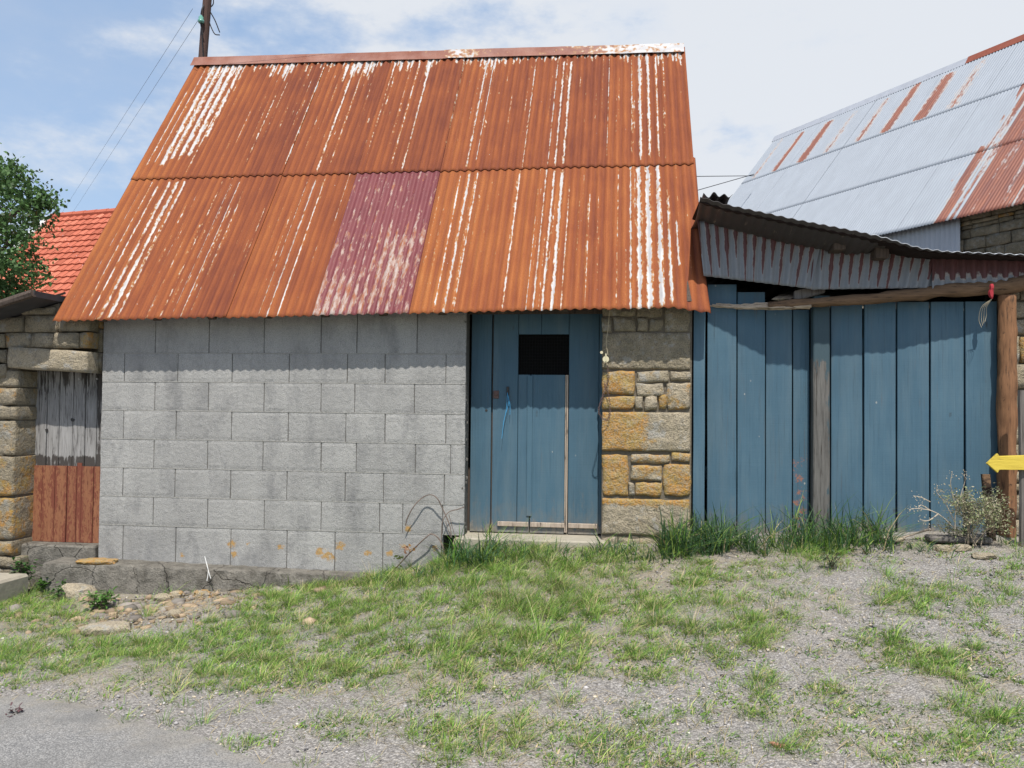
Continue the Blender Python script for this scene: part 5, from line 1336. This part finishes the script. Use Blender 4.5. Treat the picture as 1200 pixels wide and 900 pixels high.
# gravel and crumbs of stone
Vi, Fi = ico(1); Vi = np.array(Vi); Fi = np.array(Fi)
def pebbles(P, r, col, name, ang=False):
    n = len(P); sc = r[:, None]*rng.uniform(.6, 1.3, (n, 3))*[1, 1, .6]
    jit = 1+rng.normal(0, .2 if ang else .16, (n, len(Vi)))
    Vj = np.sign(Vi)*np.abs(Vi)**.55 if ang else Vi
    V = (Vj[None]*jit[:, :, None])*sc[:, None, :]; a = rng.uniform(0, 6.28, n); ca, sa = np.cos(a)[:, None], np.sin(a)[:, None]
    V = np.stack([V[:, :, 0]*ca-V[:, :, 1]*sa, V[:, :, 0]*sa+V[:, :, 1]*ca, V[:, :, 2]], 2)+P[:, None, :]
    F = (np.arange(n)[:, None, None]*len(Vi)+Fi[None]).reshape(-1, 3)
    return npmesh(name, V.reshape(-1, 3), [F], np.repeat(col, len(Vi), 0), PEB)
n = 26000; Pp = sample(n, -5.4, 5.2, -4.5, -.05); r = np.clip(rng.lognormal(-5.25, .42, n), .0025, .014); Pp[:, 2] += r*.15
up, vp = vproj(Pp); kp = rng.random(n) < np.where(vp > 805+.0*up, np.clip(1-(vp-(800+.2*up))/60, .35, 1), 1)
Pp, r = Pp[kp], r[kp]; n = len(Pp)
cg = np.where((rng.random(n) < .72)[:, None], np.array([.31, .296, .29]), np.array([.42, .36, .28]))*(1+rng.normal(0, .25, n))[:, None]
tag(pebbles(Pp, r, np.clip(cg, .04, .6), 'gravel'), kind='stuff')
# rubble patch by the footing
n = 750; c = gnd(195, 712); Pr = np.stack([c[0]+rng.normal(0, .45, n)-.10, c[1]+.05+rng.normal(0, .30, n), np.zeros(n)], 1)
Pr[:, 1] = np.minimum(Pr[:, 1], -.30); Pr[:, 1] -= .25*np.maximum(0, -(Pr[:, 0]-c[0]))
Pr[:, 2] = gz(Pr[:, 0], Pr[:, 1]); r = np.clip(rng.lognormal(-4.35, .65, n), .005, .05); Pr[:, 2] += r*.12
cr_ = np.where((rng.random(n) < .55)[:, None], np.array([.36, .27, .18]), np.array([.27, .24, .21]))*(1+rng.normal(0, .22, n))[:, None]
tag(pebbles(Pr, r, np.clip(cr_*.8, .05, .6), 'rubble', True), kind='stuff')

# ------------------------------------------------------------------ individual plants
def leafy(name, px, py, n, hgt, spr, label, cat, col=(.05, .12, .03), lw=.03, stems=9, y=None, ll=.05):
    g = gnd(px, py) if y is None else at(px, py, y)
    if y is not None: g[2] = gz(g[0], g[1])
    e = empty(name, g, label, cat); mb = MB(); tips = []
    for k_ in range(stems):
        a = random.uniform(0, 6.28); s_ = spr*random.uniform(.3, 1); h_ = hgt*random.uniform(.5, 1)
        pts = spline([g, g+np.array([math.cos(a)*s_*.35, math.sin(a)*s_*.35, h_*.6]), g+np.array([math.cos(a)*s_, math.sin(a)*s_, h_])], 5); tube(mb, pts, .0025, 4); tips += pts[3:]
    mb.build('stem', BARK, e)
    V = []; F = []; T = []
    for q in range(n):
        p = tips[random.randrange(len(tips))]+rng.normal(0, .016, 3); t = rng.normal(size=3); t[2] = abs(t[2])*.5; t /= np.linalg.norm(t); s = np.cross(t, [0, 0, 1.0]); s /= np.linalg.norm(s)+1e-6
        L = ll*random.uniform(.5, 1.1); w_ = lw*random.uniform(.5, 1); k_ = len(V); g_ = max(.4, 1+random.gauss(0, .25))
        V += [p, p+t*L*.35+s*w_*.5, p+t*L*.75+s*w_*.35-[0, 0, L*.1], p+t*L-[0, 0, L*.25], p+t*L*.75-s*w_*.35-[0, 0, L*.1], p+t*L*.35-s*w_*.5]; F.append([k_+i for i in range(6)]); T += [tuple(c*g_ for c in col)]*6
    npmesh('foliage', np.array(V), [np.array(F)], np.array(T, np.float32), LEAF, e)
leafy('weed_plant', 28, 652, 260, .30, .12, 'tall leafy weed growing against the left jamb of the outbuilding door', 'weed', y=-.24, lw=.03)
leafy('weed_plant', 56, 664, 150, .13, .10, 'low leafy weed between the doorstep slab and the footing', 'weed', y=-.26, col=(.07, .16, .03))
leafy('weed_plant', 72, 688, 140, .12, .10, 'leafy weed at the left end of the concrete footing', 'weed', y=-.45, col=(.06, .14, .03))
leafy('weed_plant', 116, 716, 260, .15, .16, 'broad bright green weed below the largest tan stone', 'weed', col=(.09, .20, .04), ll=.06, lw=.02, stems=14)
leafy('weed_plant', 190, 690, 60, .10, .05, 'small green weed among the rubble', 'weed', col=(.08, .18, .04), stems=5)
leafy('weed_plant', 285, 684, 80, .10, .14, 'low green weed near the right end of the footing', 'weed', col=(.07, .16, .03), stems=7)
leafy('weed_plant', 1130, 636, 60, .14, .05, 'small bluish weed in front of the lying plank', 'weed', col=(.07, .13, .06), stems=5)
leafy('weed_plant', 975, 668, 90, .13, .07, 'greyish weed with small pale flowers at the edge of the gravel', 'weed', col=(.12, .17, .09), stems=9, lw=.012)
# dry shrub
g = at(1140, 600, -.30); g[2] = gz(g[0], g[1])+.02
ds = empty('dry_shrub', g, 'dry grey-green shrub with twisted stems in front of the log post', 'shrub'); mb = MB(); tw_ = []
def branch(p, d, L, r, lev):
    d = d/np.linalg.norm(d); q = p+d*L; m = (p+q)/2+rng.normal(0, L*.09, 3); tube(mb, spline([p, m, q], 3), [r, r*.95, r*.9, r*.8, r*.75, r*.7, r*.65], 4, caps=False); tw_.append(q); tw_.append(m)
    if lev: 
        for k_ in range(random.randint(2, 4)): branch(q if k_ else m, d+rng.normal(0, .5, 3)+[0, 0, .12], L*random.uniform(.55, .8), r*.62, lev-1)
for k_ in range(8): branch(g+rng.normal(0, .03, 3)*[1, .6, 0], np.array([random.uniform(-.5, .7), random.uniform(-.4, .3), 1.0]), random.uniform(.13, .2), .0042, 3)
mb.build('stem', m_plain('dry_stem', (.28, .23, .17), .9, .3, 40), ds)
V = []; F = []; T = []
for p in tw_:
    for q in range(4):
        t = rng.normal(size=3); t /= np.linalg.norm(t); s = np.cross(t, rng.normal(size=3)); s /= np.linalg.norm(s); c0 = p+rng.normal(0, .018, 3); L = random.uniform(.012, .026); k_ = len(V)
        V += [c0, c0+t*L*.5+s*L*.22, c0+t*L, c0+t*L*.5-s*L*.22]; F.append((k_, k_+1, k_+2, k_+3)); f_ = max(.4, 1+random.gauss(0, .25))
        T += [tuple(np.array((.25, .28, .14) if random.random() < .65 else (.38, .34, .24))*f_)]*4
npmesh('foliage', np.array(V), [np.array(F)], np.array(T, np.float32), LEAF, ds)
# pale dead stalks beside it
g = at(1119, 600, -.28); g[2] = gz(g[0], g[1])
st = empty('dead_stalks', g, 'bare pale dead flower stalks fanning out in front of the right gate boards', 'dead plant'); mb = MB(); seedm = m_plain('seed', (.40, .36, .28), .9, .3, 60)
for P in ([(1119, 620), (1120, 600), (1126, 580), (1131, 562), (1128, 555)], [(1122, 598), (1116, 578), (1114, 565), (1116, 553)], [(1119, 612), (1108, 590), (1098, 577), (1098, 570)], [(1117, 618), (1105, 606), (1090, 598), (1072, 596), (1066, 597)], [(1122, 600), (1117, 590), (1108, 588)], [(1130, 618), (1138, 600), (1142, 590)], [(1090, 598), (1080, 592), (1076, 595)], [(1100, 602), (1088, 610), (1078, 609)], [(1090, 588), (1080, 583), (1070, 581)]):
    S = spline([at(x, y, -.28-.02*i) for i, (x, y) in enumerate(P)], 5); tube(mb, S, [.0042-.0024*i/len(S) for i in range(len(S))], 5)
    hd = MB()
    for q in range(16):
        c0 = S[-1]+rng.normal(0, .02, 3)-(S[-1]-S[-2])*random.uniform(0, 4); rock(hd, c0, random.uniform(.002, .005), q, n=1)
    hd.build('seed_head', seedm, st)['kind'] = 'stuff'
mb.build('stem', m_plain('bleached_stem', (.48, .41, .32), .9, .2, 40), st)
# arching bramble canes against the blocks
g = at(492, 672, -.14)
br_ = empty('bramble', g, 'arching bare bramble canes against the concrete blocks left of the door', 'bramble'); mb = MB(); cm = m_plain('bramble_cane', (.17, .135, .115), .8, .35, 30)
for P, r in (([(458, 672), (482, 646), (500, 629), (506, 626), (513, 630), (519, 641), (520, 655), (514, 668)], .0065), ([(517, 660), (517.5, 625), (519, 610), (526, 600), (536, 597), (544, 594)], .0045), ([(475, 616), (478, 606), (486, 592), (497, 582), (506, 580), (513, 585), (519, 597), (527, 616), (529, 630)], .005), ([(528, 630), (522, 611)], .003), ([(534, 632), (529, 614), (526, 603)], .003)):
    tube(mb, spline([at(x, y, -.06-.012*(i % 3)) for i, (x, y) in enumerate(P)], 7), r, 5, rough=.25)
mb.build('cane', cm, br_)
V = []; F = []; T = []
for (x, y, k2, cc) in ((470, 655, 9, (.13, .16, .06)), (478, 645, 7, (.34, .17, .1)), (484, 642, 6, (.40, .2, .06)), (465, 668, 8, (.12, .19, .05))):
    for q in range(k2):
        p = at(x, y, -.10)+rng.normal(0, .02, 3); t = rng.normal(size=3); t /= np.linalg.norm(t); s = np.cross(t, [0, 1, .3]); L = random.uniform(.02, .045); k_ = len(V)
        V += [p, p+t*L*.5+s*L*.3, p+t*L, p+t*L*.5-s*L*.3]; F.append((k_, k_+1, k_+2, k_+3)); T += [cc]*4
npmesh('foliage', np.array(V), [np.array(F)], np.array(T, np.float32), LEAF, br_)
# reddish dry weed on the asphalt edge, a dead leaf on the gravel
leafy('dry_weed', 20, 842, 40, .05, .05, 'small dry purplish weed at the edge of the asphalt', 'weed', col=(.10, .05, .055), ll=.03, lw=.012, stems=6)
g = gnd(911, 876); mb = MB(); V = [g+np.array([-.035+.07*i/5, .006*math.sin(i*2), .012+.006*math.cos(i)]) for i in range(6)]
tube(mb, V, [.003, .008, .012, .011, .007, .002], 6, rough=.4); tag(mb.build('dead_leaf', m_plain('dead_leaf', (.42, .2, .14), .9, .2, 40)), 'curled reddish dead leaf lying on the gravel at the bottom right', 'leaf')
